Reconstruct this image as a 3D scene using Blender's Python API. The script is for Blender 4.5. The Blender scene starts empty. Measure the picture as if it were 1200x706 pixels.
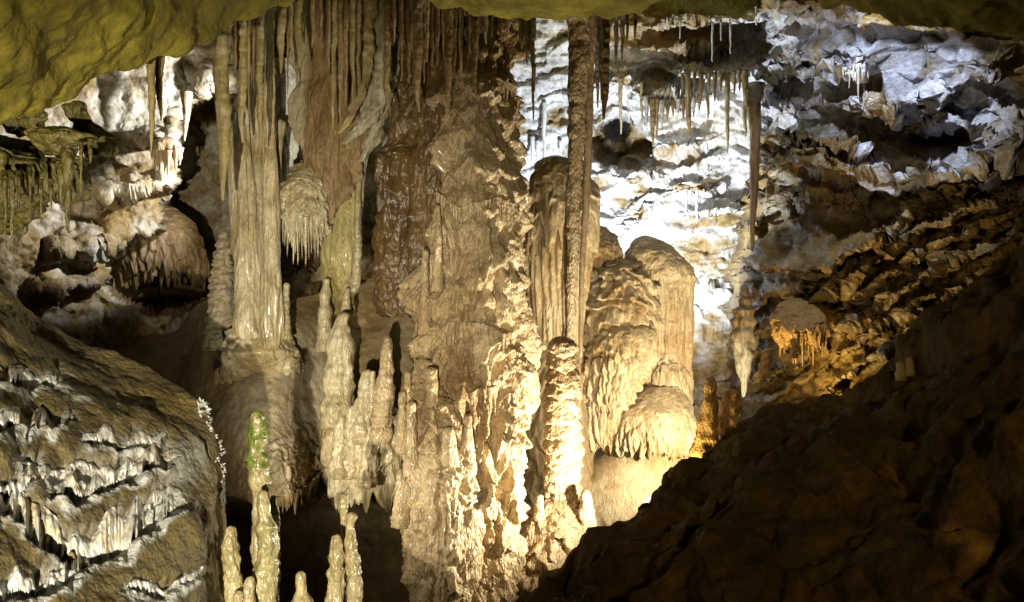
import bpy, math, random
import numpy as np
from mathutils import Vector

# ------------------------------------------------------------------ camera, air, lamps, exposure
F, CZ = 1040.0, 4.0                      # focal length in photo pixels (1200 wide), camera height in metres
sc = bpy.context.scene
col = sc.collection


def W(px, py, Y):
    """the point at distance Y (metres ahead) in the direction of photo pixel px, py"""
    return np.array([(px - 600.0) * Y / F, Y, CZ - (py - 353.0) * Y / F])


cam_d = bpy.data.cameras.new('camera')
cam = bpy.data.objects.new('camera', cam_d)
col.objects.link(cam)
cam.location = (0, 0, CZ)
cam.rotation_euler = (math.radians(90), 0, 0)
cam_d.sensor_width = 36.0
cam_d.lens = 36.0 * F / 1200.0
cam_d.clip_end = 200
cam_d.clip_start = 0.05
sc.camera = cam

wd = bpy.data.worlds.new('World')
sc.world = wd
wd.use_nodes = True
wd.node_tree.nodes['Background'].inputs[0].default_value = (0.9, 0.75, 0.5, 1)   # underground: no sky, a trace of stray light
wd.node_tree.nodes['Background'].inputs[1].default_value = 0.004


def spot(name, pos, target, watts, colr, deg=120, blend=0.5, size=0.06):
    d = bpy.data.lights.new(name, 'SPOT')
    d.energy = watts
    d.color = colr
    d.spot_size = math.radians(deg)
    d.spot_blend = blend
    d.shadow_soft_size = size
    o = bpy.data.objects.new(name, d)
    col.objects.link(o)
    o.location = pos
    o.rotation_euler = (Vector(target) - Vector(pos)).to_track_quat('-Z', 'Y').to_euler()
    o['kind'] = 'helper'
    return o


WARM, NEUT, COOL, YEL = (1, .86, .62), (1, .95, .84), (.80, .90, 1), (1, .86, .30)
# show-cave floodlights, tucked behind rocks or beside the visitors' path, plus one added slope fill
spot('floodlight_behind_flowstone', W(702, 340, 12.15), W(775, 150, 14.0), 1050, (.78, .88, 1), 165, .6, .10)
spot('floodlight_behind_slope', (1.10, 7.42, 2.2), (-.45, 8.0, 3.6), 640, (1, .91, .72), 172, 1.0, .05)
spot('floodlight_right_of_flowstone', W(868, 548, 8.9), W(730, 460, 10.6), 450, (1, .90, .68), 110, .6, .05)
spot('floodlight_by_path', (-.35, -2.2, 2.95), (-2.7, 7.8, 3.75), 4000, (1, .91, .69), 38, .75, .04)
spot('floodlight_behind_frilled_rock', W(250, 625, 6.4), (-.7, 8.0, 4.1), 130, (1, .91, .70), 150, .7, .04)
spot('floodlight_under_ceiling', (-.75, .9, 3.1), W(170, 20, 3.4), 140, YEL, 62, 1.0, .05)
spot('floodlight_in_alcove', W(362, 150, 9.9), W(125, 165, 10.5), 900, (.88, .92, 1), 78, .4, .08)
spot('floodlight_on_ledge', (2.75, 7.6, 6.72), W(1010, 190, 8.7), 190, (.72, .81, 1), 130, .9, .06)
spot('floodlight_under_ledge', W(800, 572, 7.35), W(845, 470, 7.7), 60, (1, .76, .34), 125, .8, .05)
spot('floodlight_at_golden_strata', W(890, 498, 8.35), W(975, 290, 9.3), 120, (1, .72, .30), 135, .8, .05)
spot('slope_fill_light', (1.6, -2.0, 5.2), (2.6, 5.0, 2.8), 620, (1, .70, .30), 50, .9, .2)  # added fill light behind the camera, lifts the unlit right slope

sc.render.engine = 'CYCLES'
sc.cycles.use_denoising = True
sc.cycles.max_bounces = 4
sc.cycles.diffuse_bounces = 2
sc.cycles.use_adaptive_sampling = True
sc.cycles.adaptive_threshold = 0.02
sc.cycles.glossy_bounces = 2
sc.cycles.caustics_reflective = False
sc.cycles.caustics_refractive = False
sc.cycles.sample_clamp_indirect = 4.0
sc.view_settings.view_transform = 'Standard'
sc.view_settings.look = 'None'
sc.view_settings.exposure = 0.0
sc.view_settings.gamma = 1.0

# ------------------------------------------------------------------ noise
_G = np.array([[1, 1, 0], [-1, 1, 0], [1, -1, 0], [-1, -1, 0], [1, 0, 1], [-1, 0, 1], [1, 0, -1], [-1, 0, -1],
               [0, 1, 1], [0, -1, 1], [0, 1, -1], [0, -1, -1], [1, 1, 0], [-1, 1, 0], [0, -1, 1], [0, -1, -1]], np.float32)


def _h(ix, iy, iz, seed):
    n = (ix * np.uint32(374761393)) ^ (iy * np.uint32(668265263)) ^ (iz * np.uint32(2246822519)) ^ np.uint32((seed * 3266489917 + 97) & 0xffffffff)
    n = (n ^ (n >> np.uint32(13))) * np.uint32(1274126177)
    return n ^ (n >> np.uint32(16))


def pn(x, y, z, seed=0):
    x, y, z = np.broadcast_arrays(np.asarray(x, np.float32), np.asarray(y, np.float32), np.asarray(z, np.float32))
    fx, fy, fz = np.floor(x), np.floor(y), np.floor(z)
    ix, iy, iz = (a.astype(np.int32).astype(np.uint32) for a in (fx, fy, fz))
    x, y, z = x - fx, y - fy, z - fz
    u, v, w = (a * a * a * (a * (a * 6 - 15) + 10) for a in (x, y, z))
    one = np.uint32(1)
    out = 0
    for dx in (0, 1):
        for dy in (0, 1):
            for dz in (0, 1):
                g = _G[_h(ix + one * np.uint32(dx), iy + one * np.uint32(dy), iz + one * np.uint32(dz), seed) & np.uint32(15)]
                d = g[..., 0] * (x - dx) + g[..., 1] * (y - dy) + g[..., 2] * (z - dz)
                out = out + d * (u if dx else 1 - u) * (v if dy else 1 - v) * (w if dz else 1 - w)
    return out


def fbm(P, s, o=4, seed=0, k=(1, 1, 1), gain=.5, ridge=False):
    out, a, t = 0, 1.0, 0
    for i in range(o):
        f = 2.03 ** i / s
        n = pn(P[..., 0] * f * k[0], P[..., 1] * f * k[1], P[..., 2] * f * k[2], seed + i * 17)
        out = out + a * ((.55 - 2 * np.abs(n)) if ridge else n)
        t += a
        a *= gain
    return out / t * 1.6


def cell(P, s, seed=0, k=(1, 1, 1)):
    """distance to the nearest scattered point: rounded knobs"""
    q = [np.asarray(P[..., i] * k[i] / s, np.float32) for i in range(3)]
    f = [np.floor(a) for a in q]
    ii = [a.astype(np.int32).astype(np.uint32) for a in f]
    q = [a - b for a, b in zip(q, f)]
    best = np.full(q[0].shape, 9., np.float32)
    for dx in (-1, 0, 1):
        for dy in (-1, 0, 1):
            for dz in (-1, 0, 1):
                h = _h(ii[0] + np.uint32(dx & 0xffffffff), ii[1] + np.uint32(dy & 0xffffffff), ii[2] + np.uint32(dz & 0xffffffff), seed)
                d = 0
                for j, off in enumerate((dx, dy, dz)):
                    r = ((h >> np.uint32(8 * j)) & np.uint32(255)).astype(np.float32) / 255.
                    d = d + (q[j] - off - r) ** 2
                best = np.minimum(best, d)
    return np.sqrt(best)


def dome(P, s, seed=0, k=(1, 1, 1), warp=.35):
    """rounded nodules with tight grooves between them"""
    if warp:
        P = P + (warp * s * fbm(P, s * 1.6, 2, seed + 7))[..., None]
    return np.clip(1 - (cell(P, s, seed, k) / .74) ** 2, 0, 1)


def sm(a, b, t):
    t = np.clip((t - a) / (b - a), 0, 1)
    return t * t * (3 - 2 * t)


def tiers(P, period, lob, fing, seed=0, fa=.3):
    """flowstone: rounded lobes that swell downwards and end in a fingered lip"""
    x, y, z = P[..., 0], P[..., 1], P[..., 2]
    w = 1.5 * pn(x / lob, y / lob, z / (2.2 * period), seed) + .5 * pn(x / (lob * .4), y / (lob * .4), z / period, seed + 1)
    f = pn(x / fing, y / fing, z / (period * 1.3), seed + 2)
    ph = -z / period + w + fa * f
    k = np.floor(ph)
    t = ph - k
    amp = np.clip(.75 + 1.1 * pn(x / lob, y / lob, k * 7.31 + .5, seed + 3), .12, 1.6)
    pr = (t ** .8) * (1 - sm(.84, 1, t)) * (1 + .7 * f * sm(.25, .8, t))
    return pr * amp


def flute(P, s, seed=0, zl=8.):
    """vertical folds of a curtain"""
    x, y, z = P[..., 0], P[..., 1], P[..., 2]
    a = pn(x / s, y / s, z / (s * zl), seed)
    b = pn(x / (s * .45), y / (s * .45), z / (s * zl * .6), seed + 5)
    return .55 - np.abs(a) * 1.2 - .5 * np.abs(b)


def drape(P, s, seed=0, zl=9.):
    """close-set rounded drips, drawn out downwards"""
    return .5 - dome(P, s, seed, (1, 1, 1. / zl), .15)


def pch(x, y, xi):
    """smooth interpolation through control points without overshoot"""
    x, y = np.asarray(x, float), np.asarray(y, float)
    if len(x) < 3:
        return np.interp(xi, x, y)
    h = np.diff(x)
    d = np.diff(y) / h
    m = np.zeros_like(y)
    ok = d[:-1] * d[1:] > 0
    m[1:-1][ok] = 2 * d[:-1][ok] * d[1:][ok] / (d[:-1][ok] + d[1:][ok])
    m[0], m[-1] = d[0], d[-1]
    i = np.clip(np.searchsorted(x, xi) - 1, 0, len(h) - 1)
    t = (xi - x[i]) / h[i]
    t2, t3 = t * t, t * t * t
    return (2 * t3 - 3 * t2 + 1) * y[i] + (t3 - 2 * t2 + t) * h[i] * m[i] + (-2 * t3 + 3 * t2) * y[i + 1] + (t3 - t2) * h[i] * m[i + 1]


def ctrl(grid, nr, nc):
    """control grid (rows x columns x 3) -> dense grid, smooth both ways"""
    g = np.asarray(grid, float)
    a = np.stack([np.stack([pch(np.arange(g.shape[1]), g[r, :, c], np.linspace(0, g.shape[1] - 1, nc)) for c in range(3)], -1) for r in range(g.shape[0])])
    return np.stack([np.stack([pch(np.arange(g.shape[0]), a[:, j, c], np.linspace(0, g.shape[0] - 1, nr)) for c in range(3)], -1) for j in range(nc)], 1)


# ------------------------------------------------------------------ objects
_loc = {}


def tag(o, label, cat=None, group=None, kind=None):
    if label:
        o['label'] = label
    if cat:
        o['category'] = cat
    if group:
        o['group'] = group
    if kind:
        o['kind'] = kind
    return o


def empty(name, loc, label, cat, group=None):
    o = bpy.data.objects.new(name, None)
    col.objects.link(o)
    o.location = loc
    o.empty_display_size = .1
    _loc[o] = np.array(loc, float)
    return tag(o, label, cat, group)


def mk(name, V, Q, mat, parent=None, loc=None, tint=None):
    V = np.asarray(V, float).reshape(-1, 3)
    if parent is not None:
        base = _loc[parent]
    else:
        base = np.array(loc if loc is not None else (V[:, 0].mean(), V[:, 1].mean(), V[:, 2].min()), float)
    me = bpy.data.meshes.new(name)
    Q = np.asarray(Q, np.int32)
    n = Q.shape[1]
    me.vertices.add(len(V))
    me.vertices.foreach_set('co', (V - base).astype(np.float32).ravel())
    me.loops.add(Q.size)
    me.loops.foreach_set('vertex_index', Q.ravel())
    me.polygons.add(len(Q))
    me.polygons.foreach_set('loop_start', np.arange(0, Q.size, n, dtype=np.int32))
    me.polygons.foreach_set('loop_total', np.full(len(Q), n, np.int32))
    me.polygons.foreach_set('use_smooth', np.ones(len(Q), bool))
    at = me.attributes.new('tint', 'FLOAT', 'POINT')
    at.data.foreach_set('value', (np.zeros(len(V)) if tint is None else np.asarray(tint)).astype(np.float32).ravel())
    me.update(calc_edges=True)
    me.materials.append(mat)
    o = bpy.data.objects.new(name, me)
    col.objects.link(o)
    if parent is not None:
        o.parent = parent
    else:
        o.location = base
    _loc[o] = base
    return o


def quads(nr, nc, wrap=False):
    r, c = np.meshgrid(np.arange(nr - 1), np.arange(nc if wrap else nc - 1), indexing='ij')
    c2 = (c + 1) % nc
    return np.stack([r * nc + c, (r + 1) * nc + c, (r + 1) * nc + c2, r * nc + c2], -1).reshape(-1, 4)


def normals(P, wrap=False):
    du = (np.roll(P, -1, 1) - np.roll(P, 1, 1)) if wrap else np.gradient(P, axis=1)
    n = np.cross(np.gradient(P, axis=0), du)
    return n / np.maximum(np.linalg.norm(n, axis=-1, keepdims=True), 1e-9)


def sheet(name, P, mat, parent=None, disp=None, loc=None, flip=False):
    """rock surface from a dense grid, pushed out along its normal towards the open cave"""
    N = normals(P)
    if flip:
        N = -N
    tint = None
    if disp is not None:
        px, py = 600 + F * P[..., 0] / P[..., 1], 353 - F * (P[..., 2] - CZ) / P[..., 1]
        d = disp(P, px, py)
        if isinstance(d, tuple):
            d, tint = d
        P = P + N * d[..., None]
    return mk(name, P, quads(*P.shape[:2]), mat, parent, loc, tint)


def tube(name, rows, mat, parent=None, seg=90, nrow=120, ky=1., disp=None, rag=0., ragw=.05, seed=0, tint=None, tip=None, close=True, loc=None):
    """upright body: rows of (left px, right px, py, Y) from top to bottom"""
    rows = np.asarray(rows, float)
    t = np.linspace(rows[0, 2], rows[-1, 2], nrow)
    xl, xr, Y = (pch(rows[:, 2], rows[:, i], t) for i in (0, 1, 3))
    cx, r, Z = ((xl + xr) / 2 - 600) * Y / F, (xr - xl) / 2 * Y / F, CZ - (t - 353) * Y / F
    if tip == 'top' or tip == 'both':
        q = np.clip((Z[0] - Z) / max(r[0], 1e-4), 0, 1)
        r = r * np.sqrt(np.maximum(1 - (1 - q) ** 2, 1e-6))
    if tip == 'bottom' or tip == 'both':
        q = np.clip((Z - Z[-1]) / max(r[-1], 1e-4), 0, 1)
        r = r * np.sqrt(np.maximum(1 - (1 - q) ** 2, 1e-6))
    a = np.linspace(0, 2 * np.pi, seg, endpoint=False)[None, :]
    dirx, diry = np.cos(a), np.sin(a)

    def build(rr, zz):
        return np.stack([cx[:, None] + rr * dirx, Y[:, None] + rr * diry * ky, zz + 0 * rr], -1)
    R = r[:, None] + 0 * a
    P = build(R, Z[:, None])
    d = 0
    if disp is not None:
        d = disp(P, t[:, None] + 0 * a, a + 0 * t[:, None])
        d = d * np.minimum(1, R / max(r.max() * .35, 1e-4))
    zz = Z[:, None] + 0 * a
    if rag:
        s = ((t - t[0]) / (t[-1] - t[0]))[:, None]
        f = pn(P[..., 0] / ragw, P[..., 1] / ragw, 0 * P[..., 0], seed) + .6 * pn(P[..., 0] / (ragw * 3), P[..., 1] / (ragw * 3), 3.3 + 0 * P[..., 0], seed)
        zz = zz - rag * f * s ** 3 * 1.5
    P = build(R + d, zz)
    if close:                                         # turn in under the lower rim so the body is solid
        e = P[-1:].copy()
        c = np.array([cx[-1], Y[-1], 0])
        L = [e]
        for q, up in ((.86, .03), (.5, .06), (.02, .07)):
            m = c + (e - c) * q
            m[..., 2] = e[..., 2] + up * min(1, r[-1] * 4)
            L.append(m)
        top = P[:1].copy()
        c0 = np.array([cx[0], Y[0], 0])
        m0 = c0 + (top - c0) * .02
        m0[..., 2] = top[..., 2]
        P = np.concatenate([m0, P] + L[1:])
    tv = None
    if tint is not None:
        py = 353 - F * (P[..., 2] - CZ) / P[..., 1]
        tv = tint(P, py)
    return mk(name, P, quads(P.shape[0], seg, True), mat, parent, loc, tv)


def spike_mesh(pts, seg=12, nrow=40, seed=0, ring=.06, lump=.10, wob=.15, tipr=1., ky=1.):
    """pts: (px, py, width px, Y) from root to tip -> vertex grid"""
    p = np.asarray(pts, float)
    w3 = np.stack([W(*q) for q in p[:, [0, 1, 3]]])
    r = p[:, 2] / 2 * p[:, 3] / F
    s = np.concatenate([[0], np.cumsum(np.linalg.norm(np.diff(w3, axis=0), axis=1))])
    L = s[-1]
    u = np.linspace(0, 1, nrow)
    u = (u ** .9) * L
    C = np.stack([pch(s, w3[:, i], u) for i in range(3)], -1)
    R = pch(s, r, u)
    te = max(R[-1], 1e-3) * tipr
    q = np.clip((L - u) / te, 0, 1)
    R = R * np.sqrt(np.maximum(1 - (1 - q) ** 2, 1e-4))
    a = np.linspace(0, 2 * np.pi, seg, endpoint=False)[None, :]
    wl = max(r.max() * 5, .1)
    C[:, 0] += wob * r.mean() * (pn(u / wl, seed * 1.7, .5, 5) - pn(u[:1] / wl, seed * 1.7, .5, 5)) * 2
    C[:, 1] += wob * r.mean() * pn(u / wl, seed * 1.7, 8.5, 6) * 2
    rm = r.max()
    B = np.stack([np.cos(a) * np.ones((nrow, 1)), np.sin(a) * np.ones((nrow, 1)), (u / rm)[:, None] + 0 * a], -1)
    k = 1 + ring * 2 * pn(seed * 3.1, .5, B[..., 2] * 1.8, 9) + lump * 2 * pn(B[..., 0] * 1.6, B[..., 1] * 1.6 + seed, B[..., 2] * .9, 3) + lump * pn(B[..., 0] * 4, B[..., 1] * 4 + seed, B[..., 2] * 2.2, 4)
    RR = R[:, None] * k
    return np.stack([C[:, 0:1] + RR * np.cos(a), C[:, 1:2] + RR * np.sin(a) * ky, C[:, 2:3] + 0 * a], -1)


def spike(name, pts, mat, parent=None, label=None, cat=None, group=None, tint=None, **k):
    P = spike_mesh(pts, **k)
    m0 = P[:1].mean(1, keepdims=True) + 0 * P[:1]
    P = np.concatenate([m0, P])
    loc = W(pts[0][0], pts[0][1], pts[0][3])
    tv = None
    if tint is not None:
        tv = tint(P, 353 - F * (P[..., 2] - CZ) / P[..., 1])
    o = mk(name, P, quads(P.shape[0], P.shape[1], True), mat, parent, loc, tv)
    if label:
        tag(o, label, cat or name, group)
    return o


def fringe(name, line, n, lmin, lmax, w, mat, parent, seed=0, back=0.):
    """many small drips along an edge given as (px, py, Y), joined into one part"""
    rnd = random.Random(seed)
    line = np.asarray(line, float)
    s = np.concatenate([[0], np.cumsum(np.hypot(*np.diff(line[:, :2], axis=0).T))])
    V, Q, off = [], [], 0
    for i in range(n):
        t = (i + rnd.random()) / n * s[-1]
        x, y, Y = (np.interp(t, s, line[:, j]) for j in range(3))
        Y += rnd.uniform(0, back)
        L = lmin + (lmax - lmin) * rnd.random() ** 2.2
        ww = w * rnd.uniform(.5, 1.2) * (.6 + .4 * L / lmax)
        P = spike_mesh([(x, y - 5, ww * 1.5, Y), (x, y + L * .3, ww * .8, Y), (x + rnd.uniform(-.5, .5), y + L, ww * .25, Y)], seg=7, nrow=9, seed=i + seed)
        V.append(P.reshape(-1, 3))
        Q.append(quads(9, 7, True) + off)
        off += 63
    o = mk(name, np.concatenate(V), np.concatenate(Q), mat, parent)
    o['kind'] = 'stuff'
    return o


def lerp_line(px, pts):
    pts = np.asarray(pts, float)
    return np.interp(px, pts[:, 0], pts[:, 1])


def ledge(px, py, pts, h, drop=5., fade=18.):
    """1 at the lip of a ledge, falling to 0 over h pixels above it, cut off below it"""
    pts = np.asarray(pts, float)
    y = np.interp(px, pts[:, 0], pts[:, 1])
    t = (y - py) / h
    e = sm(pts[0, 0] - fade, pts[0, 0] + fade, px) * (1 - sm(pts[-1, 0] - fade, pts[-1, 0] + fade, px))
    return np.where(t >= 0, (1 - sm(0, 1, t)), 1 - sm(0, drop / h, -t)) * e


def blob(px, py, cx, cy, rx, ry, soft=.35, rot=0.):
    c, s = math.cos(math.radians(rot)), math.sin(math.radians(rot))
    dx, dy = px - cx, py - cy
    q = np.hypot((dx * c + dy * s) / rx, (-dx * s + dy * c) / ry)
    return 1 - sm(1 - soft, 1 + soft, q)


# ------------------------------------------------------------------ materials
def rock_mat(name, c1, c2, c3, s=2.5, rough=.5, bump=.35, fine=45., knob=0., knobs=60., streak=1., spec=.4, speck=.25, c4=None, coat=0.):
    m = bpy.data.materials.new(name)
    m.use_nodes = True
    nt = m.node_tree
    N, L = nt.nodes, nt.links
    b = N['Principled BSDF']
    tc = N.new('ShaderNodeTexCoord')
    mp = N.new('ShaderNodeMapping')
    mp.inputs['Scale'].default_value = (1, 1, streak)
    L.new(tc.outputs['Object'], mp.inputs[0])

    def noise(scale, det, src, rg=.55):
        n = N.new('ShaderNodeTexNoise')
        n.inputs['Scale'].default_value = scale
        n.inputs['Detail'].default_value = det
        n.inputs['Roughness'].default_value = rg
        L.new(src, n.inputs['Vector'])
        return n.outputs['Fac']

    def mix(fac, a, bb, mode='MIX'):
        x = N.new('ShaderNodeMix')
        x.data_type = 'RGBA'
        x.blend_type = mode
        if isinstance(fac, float):
            x.inputs[0].default_value = fac
        else:
            L.new(fac, x.inputs[0])
        for v, i in ((a, 6), (bb, 7)):
            if isinstance(v, tuple):
                x.inputs[i].default_value = (*v, 1)
            else:
                L.new(v, x.inputs[i])
        return x.outputs[2]

    def rng(v, a, bb, c=0., d=1.):
        x = N.new('ShaderNodeMapRange')
        for i, q in enumerate((a, bb, c, d)):
            x.inputs[i + 1].default_value = q
        L.new(v, x.inputs[0])
        return x.outputs[0]
    n1 = noise(s, 4, mp.outputs[0])
    n2 = noise(s * 6, 3, mp.outputs[0], .65)
    n3 = noise(s * .45, 1, tc.outputs['Object'])
    cc = mix(rng(n1, .36, .64), c1, c2)
    if c4:
        cc = mix(rng(n3, .52, .66), cc, c4)
    at = N.new('ShaderNodeAttribute')
    at.attribute_name = 'tint'
    cc = mix(at.outputs['Fac'], cc, c3)
    cc = mix(1., cc, mix(rng(n2, .30, .70), (1 - speck,) * 3, (1 + speck,) * 3), 'MULTIPLY')
    L.new(cc, b.inputs['Base Color'])
    L.new(rng(n2, .3, .7, max(.08, rough - .14), min(1, rough + .14)), b.inputs['Roughness'])
    b.inputs['Specular IOR Level'].default_value = spec
    b.inputs['Coat Weight'].default_value = coat
    b.inputs['Coat Roughness'].default_value = .14
    h = noise(fine, 3, mp.outputs[0], .6)
    bp = N.new('ShaderNodeBump')
    bp.inputs['Strength'].default_value = bump
    bp.inputs['Distance'].default_value = .03
    L.new(h, bp.inputs['Height'])
    out = bp
    if knob:
        vo = N.new('ShaderNodeTexVoronoi')
        vo.feature = 'F1'
        vo.inputs['Scale'].default_value = knobs
        L.new(mp.outputs[0], vo.inputs['Vector'])
        b2 = N.new('ShaderNodeBump')
        b2.invert = True
        b2.inputs['Strength'].default_value = knob
        b2.inputs['Distance'].default_value = .02
        L.new(vo.outputs['Distance'], b2.inputs['Height'])
        L.new(bp.outputs[0], b2.inputs['Normal'])
        out = b2
    L.new(out.outputs[0], b.inputs['Normal'])
    return m


M = {
    'ceil': rock_mat('olive_ceiling_rock', (.20, .165, .026), (.10, .082, .014), (.30, .25, .10), 2.2, .75, .9, 9., spec=.12),
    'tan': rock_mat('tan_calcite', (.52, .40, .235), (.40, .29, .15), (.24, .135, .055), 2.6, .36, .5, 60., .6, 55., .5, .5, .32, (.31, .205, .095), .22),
    'cream': rock_mat('cream_calcite', (.54, .46, .30), (.36, .29, .16), (.32, .27, .08), 4., .33, .45, 50., .3, 60., .35, .5, .32, (.30, .225, .105), .25),
    'gold': rock_mat('golden_calcite', (.52, .41, .235), (.40, .275, .125), (.3, .18, .06), 4., .46, .45, 70., .4, 80., .3, .4, .3, (.36, .235, .10), .12),
    'brown': rock_mat('wet_brown_flowstone', (.165, .102, .040), (.09, .054, .022), (.34, .24, .13), 3., .26, .4, 40., .4, 45., .4, .6, .3),
    'dbrown': rock_mat('brown_stalactite', (.23, .15, .062), (.13, .08, .03), (.36, .31, .2), 6., .45, .35, 60., .2, 70., .25, .45, .25),
    'olive': rock_mat('olive_stalactite', (.24, .19, .075), (.16, .12, .045), (.4, .36, .27), 6., .5, .3, 60., .1, 70., .25, .35, .2),
    'grey': rock_mat('grey_stalactite', (.42, .39, .34), (.3, .27, .22), (.2, .13, .06), 6., .45, .3, 60., .1, 70., .25, .4, .2),
    'wall': rock_mat('pale_limestone', (.64, .63, .62), (.54, .51, .48), (.27, .18, .07), 2.4, .55, .9, 16., .3, 22., .7, .35, .3, (.54, .50, .42)),
    'lwall': rock_mat('left_limestone', (.44, .40, .33), (.30, .24, .14), (.16, .105, .035), 3.2, .6, .9, 14., .3, 16., .8, .3, .35, (.22, .15, .055)),
    'rwall': rock_mat('brown_strata', (.20, .135, .05), (.12, .078, .028), (.50, .50, .54), 3., .42, .8, 16., .2, 20., 1.6, .5, .35, (.30, .20, .06)),
    'mud': rock_mat('brown_clay', (.27, .19, .085), (.19, .125, .055), (.42, .36, .25), 2., .48, .35, 50., .3, 70., 1., .4, .25),
    'left': rock_mat('olive_clay_rock', (.175, .14, .062), (.10, .075, .034), (.58, .58, .55), 3., .5, .35, 40., .25, 50., 1., .35, .25, (.2, .15, .05)),
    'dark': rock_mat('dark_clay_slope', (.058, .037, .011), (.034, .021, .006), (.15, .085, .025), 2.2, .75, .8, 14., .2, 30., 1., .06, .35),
    'green': rock_mat('algae_stalagmite', (.52, .42, .24), (.42, .34, .17), (.15, .20, .03), 7., .3, .35, 40., .3, 60., .5, .5, .32, (.36, .27, .13), .3),
    'pink': rock_mat('pinkish_stalactite', (.40, .29, .165), (.28, .19, .10), (.5, .4, .3), 8., .5, .3, 60., .1, 60., .4, .35, .2),
    'white': rock_mat('white_calcite', (.74, .73, .70), (.62, .60, .56), (.4, .3, .15), 8., .4, .25, 60., .1, 60., .4, .4, .15),
    'frill': rock_mat('frill_calcite', (.66, .66, .64), (.50, .49, .45), (.4, .3, .15), 5., .42, .35, 60., .2, 60., .4, .4, .25),
    'curtain': rock_mat('grey_olive_curtain', (.34, .31, .22), (.22, .18, .10), (.2, .13, .06), 5., .4, .4, 50., .15, 70., .2, .45, .25),
    'orange': rock_mat('orange_stalagmite', (.36, .225, .075), (.26, .15, .045), (.5, .4, .3), 8., .5, .4, 40., .4, 60., .6, .35, .25),
    'ydrip': rock_mat('yellow_dripstone', (.11, .09, .018), (.05, .04, .010), (.3, .25, .05), 5., .55, .7, 30., .5, 40., .5, .35, .35),
}

# ------------------------------------------------------------------ the cave itself
# ceiling: underside towards us, a lip, then up into the high part of the chamber
lip = [(-260, 175, 2.6), (-90, 150, 3.0), (0, 134, 3.2), (50, 123, 3.33), (105, 100, 3.5), (160, 84, 3.7), (205, 62, 3.9), (250, 42, 4.2), (320, 6, 4.6),
       (390, -30, 5.4), (450, -22, 6.4), (505, 4, 7.0), (560, 20, 7.2), (640, 25, 7.2), (705, 19, 7.2), (765, 4, 7.0), (850, -16, 6.5), (940, -2, 5.9), (1010, 14, 5.5), (1080, 34, 5.2), (1150, 36, 5.0), (1240, 30, 4.8), (1420, 40, 4.5)]
g = []
L3 = np.array([W(*p) for p in lip])
for k, (f, dz) in enumerate(((.12, .75), (.45, .30), (.72, .12), (.9, .04))):
    q = L3.copy()
    q[:, 1] *= f
    q[:, 0] = L3[:, 0] * (.55 + .45 * f) * 1.0
    q[:, 2] += dz
    g.append(q)
g.append(L3)
for dy, zz, k in ((.10, .16, 0), (.35, .9, 0), (.9, 7.0, 1), (2.2, 7.5, 1), (5.0, 8.6, 1), (9., 10.2, 1)):
    q = L3.copy()
    q[:, 1] += dy
    q[:, 0] *= q[:, 1] / L3[:, 1]
    q[:, 2] = q[:, 2] + zz if not k else np.maximum(zz, q[:, 2] + .5)
    g.append(q)
P = ctrl(g, 260, 560)
ceil = sheet('cave_ceiling', P, M['ceil'], disp=lambda P, px, py: .08 * fbm(P, .65, 4, 3) + .03 * fbm(P, .18, 4, 9) - .03 * dome(P, .14, 10) * sm(-.1, .3, fbm(P, .5, 2, 11)) + .02 * fbm(P, .3, 4, 12, ridge=True), loc=(0, 4, 6))
tag(ceil, None, None, None, 'structure')

# floor far below, one sheet out to every side
xs, ys = np.meshgrid(np.linspace(-14, 14, 220), np.linspace(-3, 22, 200))
P = np.stack([xs, ys, 0 * xs + .55], -1)
P[..., 2] += .5 * fbm(P, 2.5, 5, 21)
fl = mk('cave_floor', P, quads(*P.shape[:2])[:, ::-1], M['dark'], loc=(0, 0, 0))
tag(fl, None, None, None, 'structure')


def depth_of(o):
    v = np.empty(len(o.data.vertices) * 3, np.float32)
    o.data.vertices.foreach_get('co', v)
    v = v.reshape(-1, 3) + _loc[o]
    vx, vy = 600 + F * v[:, 0] / v[:, 1], 353 - F * (v[:, 2] - CZ) / v[:, 1]

    def at(x, y, r=3.):
        k = (np.abs(vx - x) < r) & (np.abs(vy - y) < r)
        return float(v[k, 1].min()) if k.any() else float(v[np.argmin((vx - x) ** 2 + (vy - y) ** 2), 1])
    return at


def wall(name, x0, x1, y0, y1, step, depth, mat, disp, amp, loc):
    px, py = np.meshgrid(np.arange(x0, x1 + step, step, dtype=float), np.arange(y0, y1 + step, step, dtype=float))
    Y = depth(px, py)
    P = np.stack([(px - 600) * Y / F, Y, CZ - (py - 353) * Y / F], -1)
    return sheet(name, P, mat, disp=disp, loc=loc, flip=amp)


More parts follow.
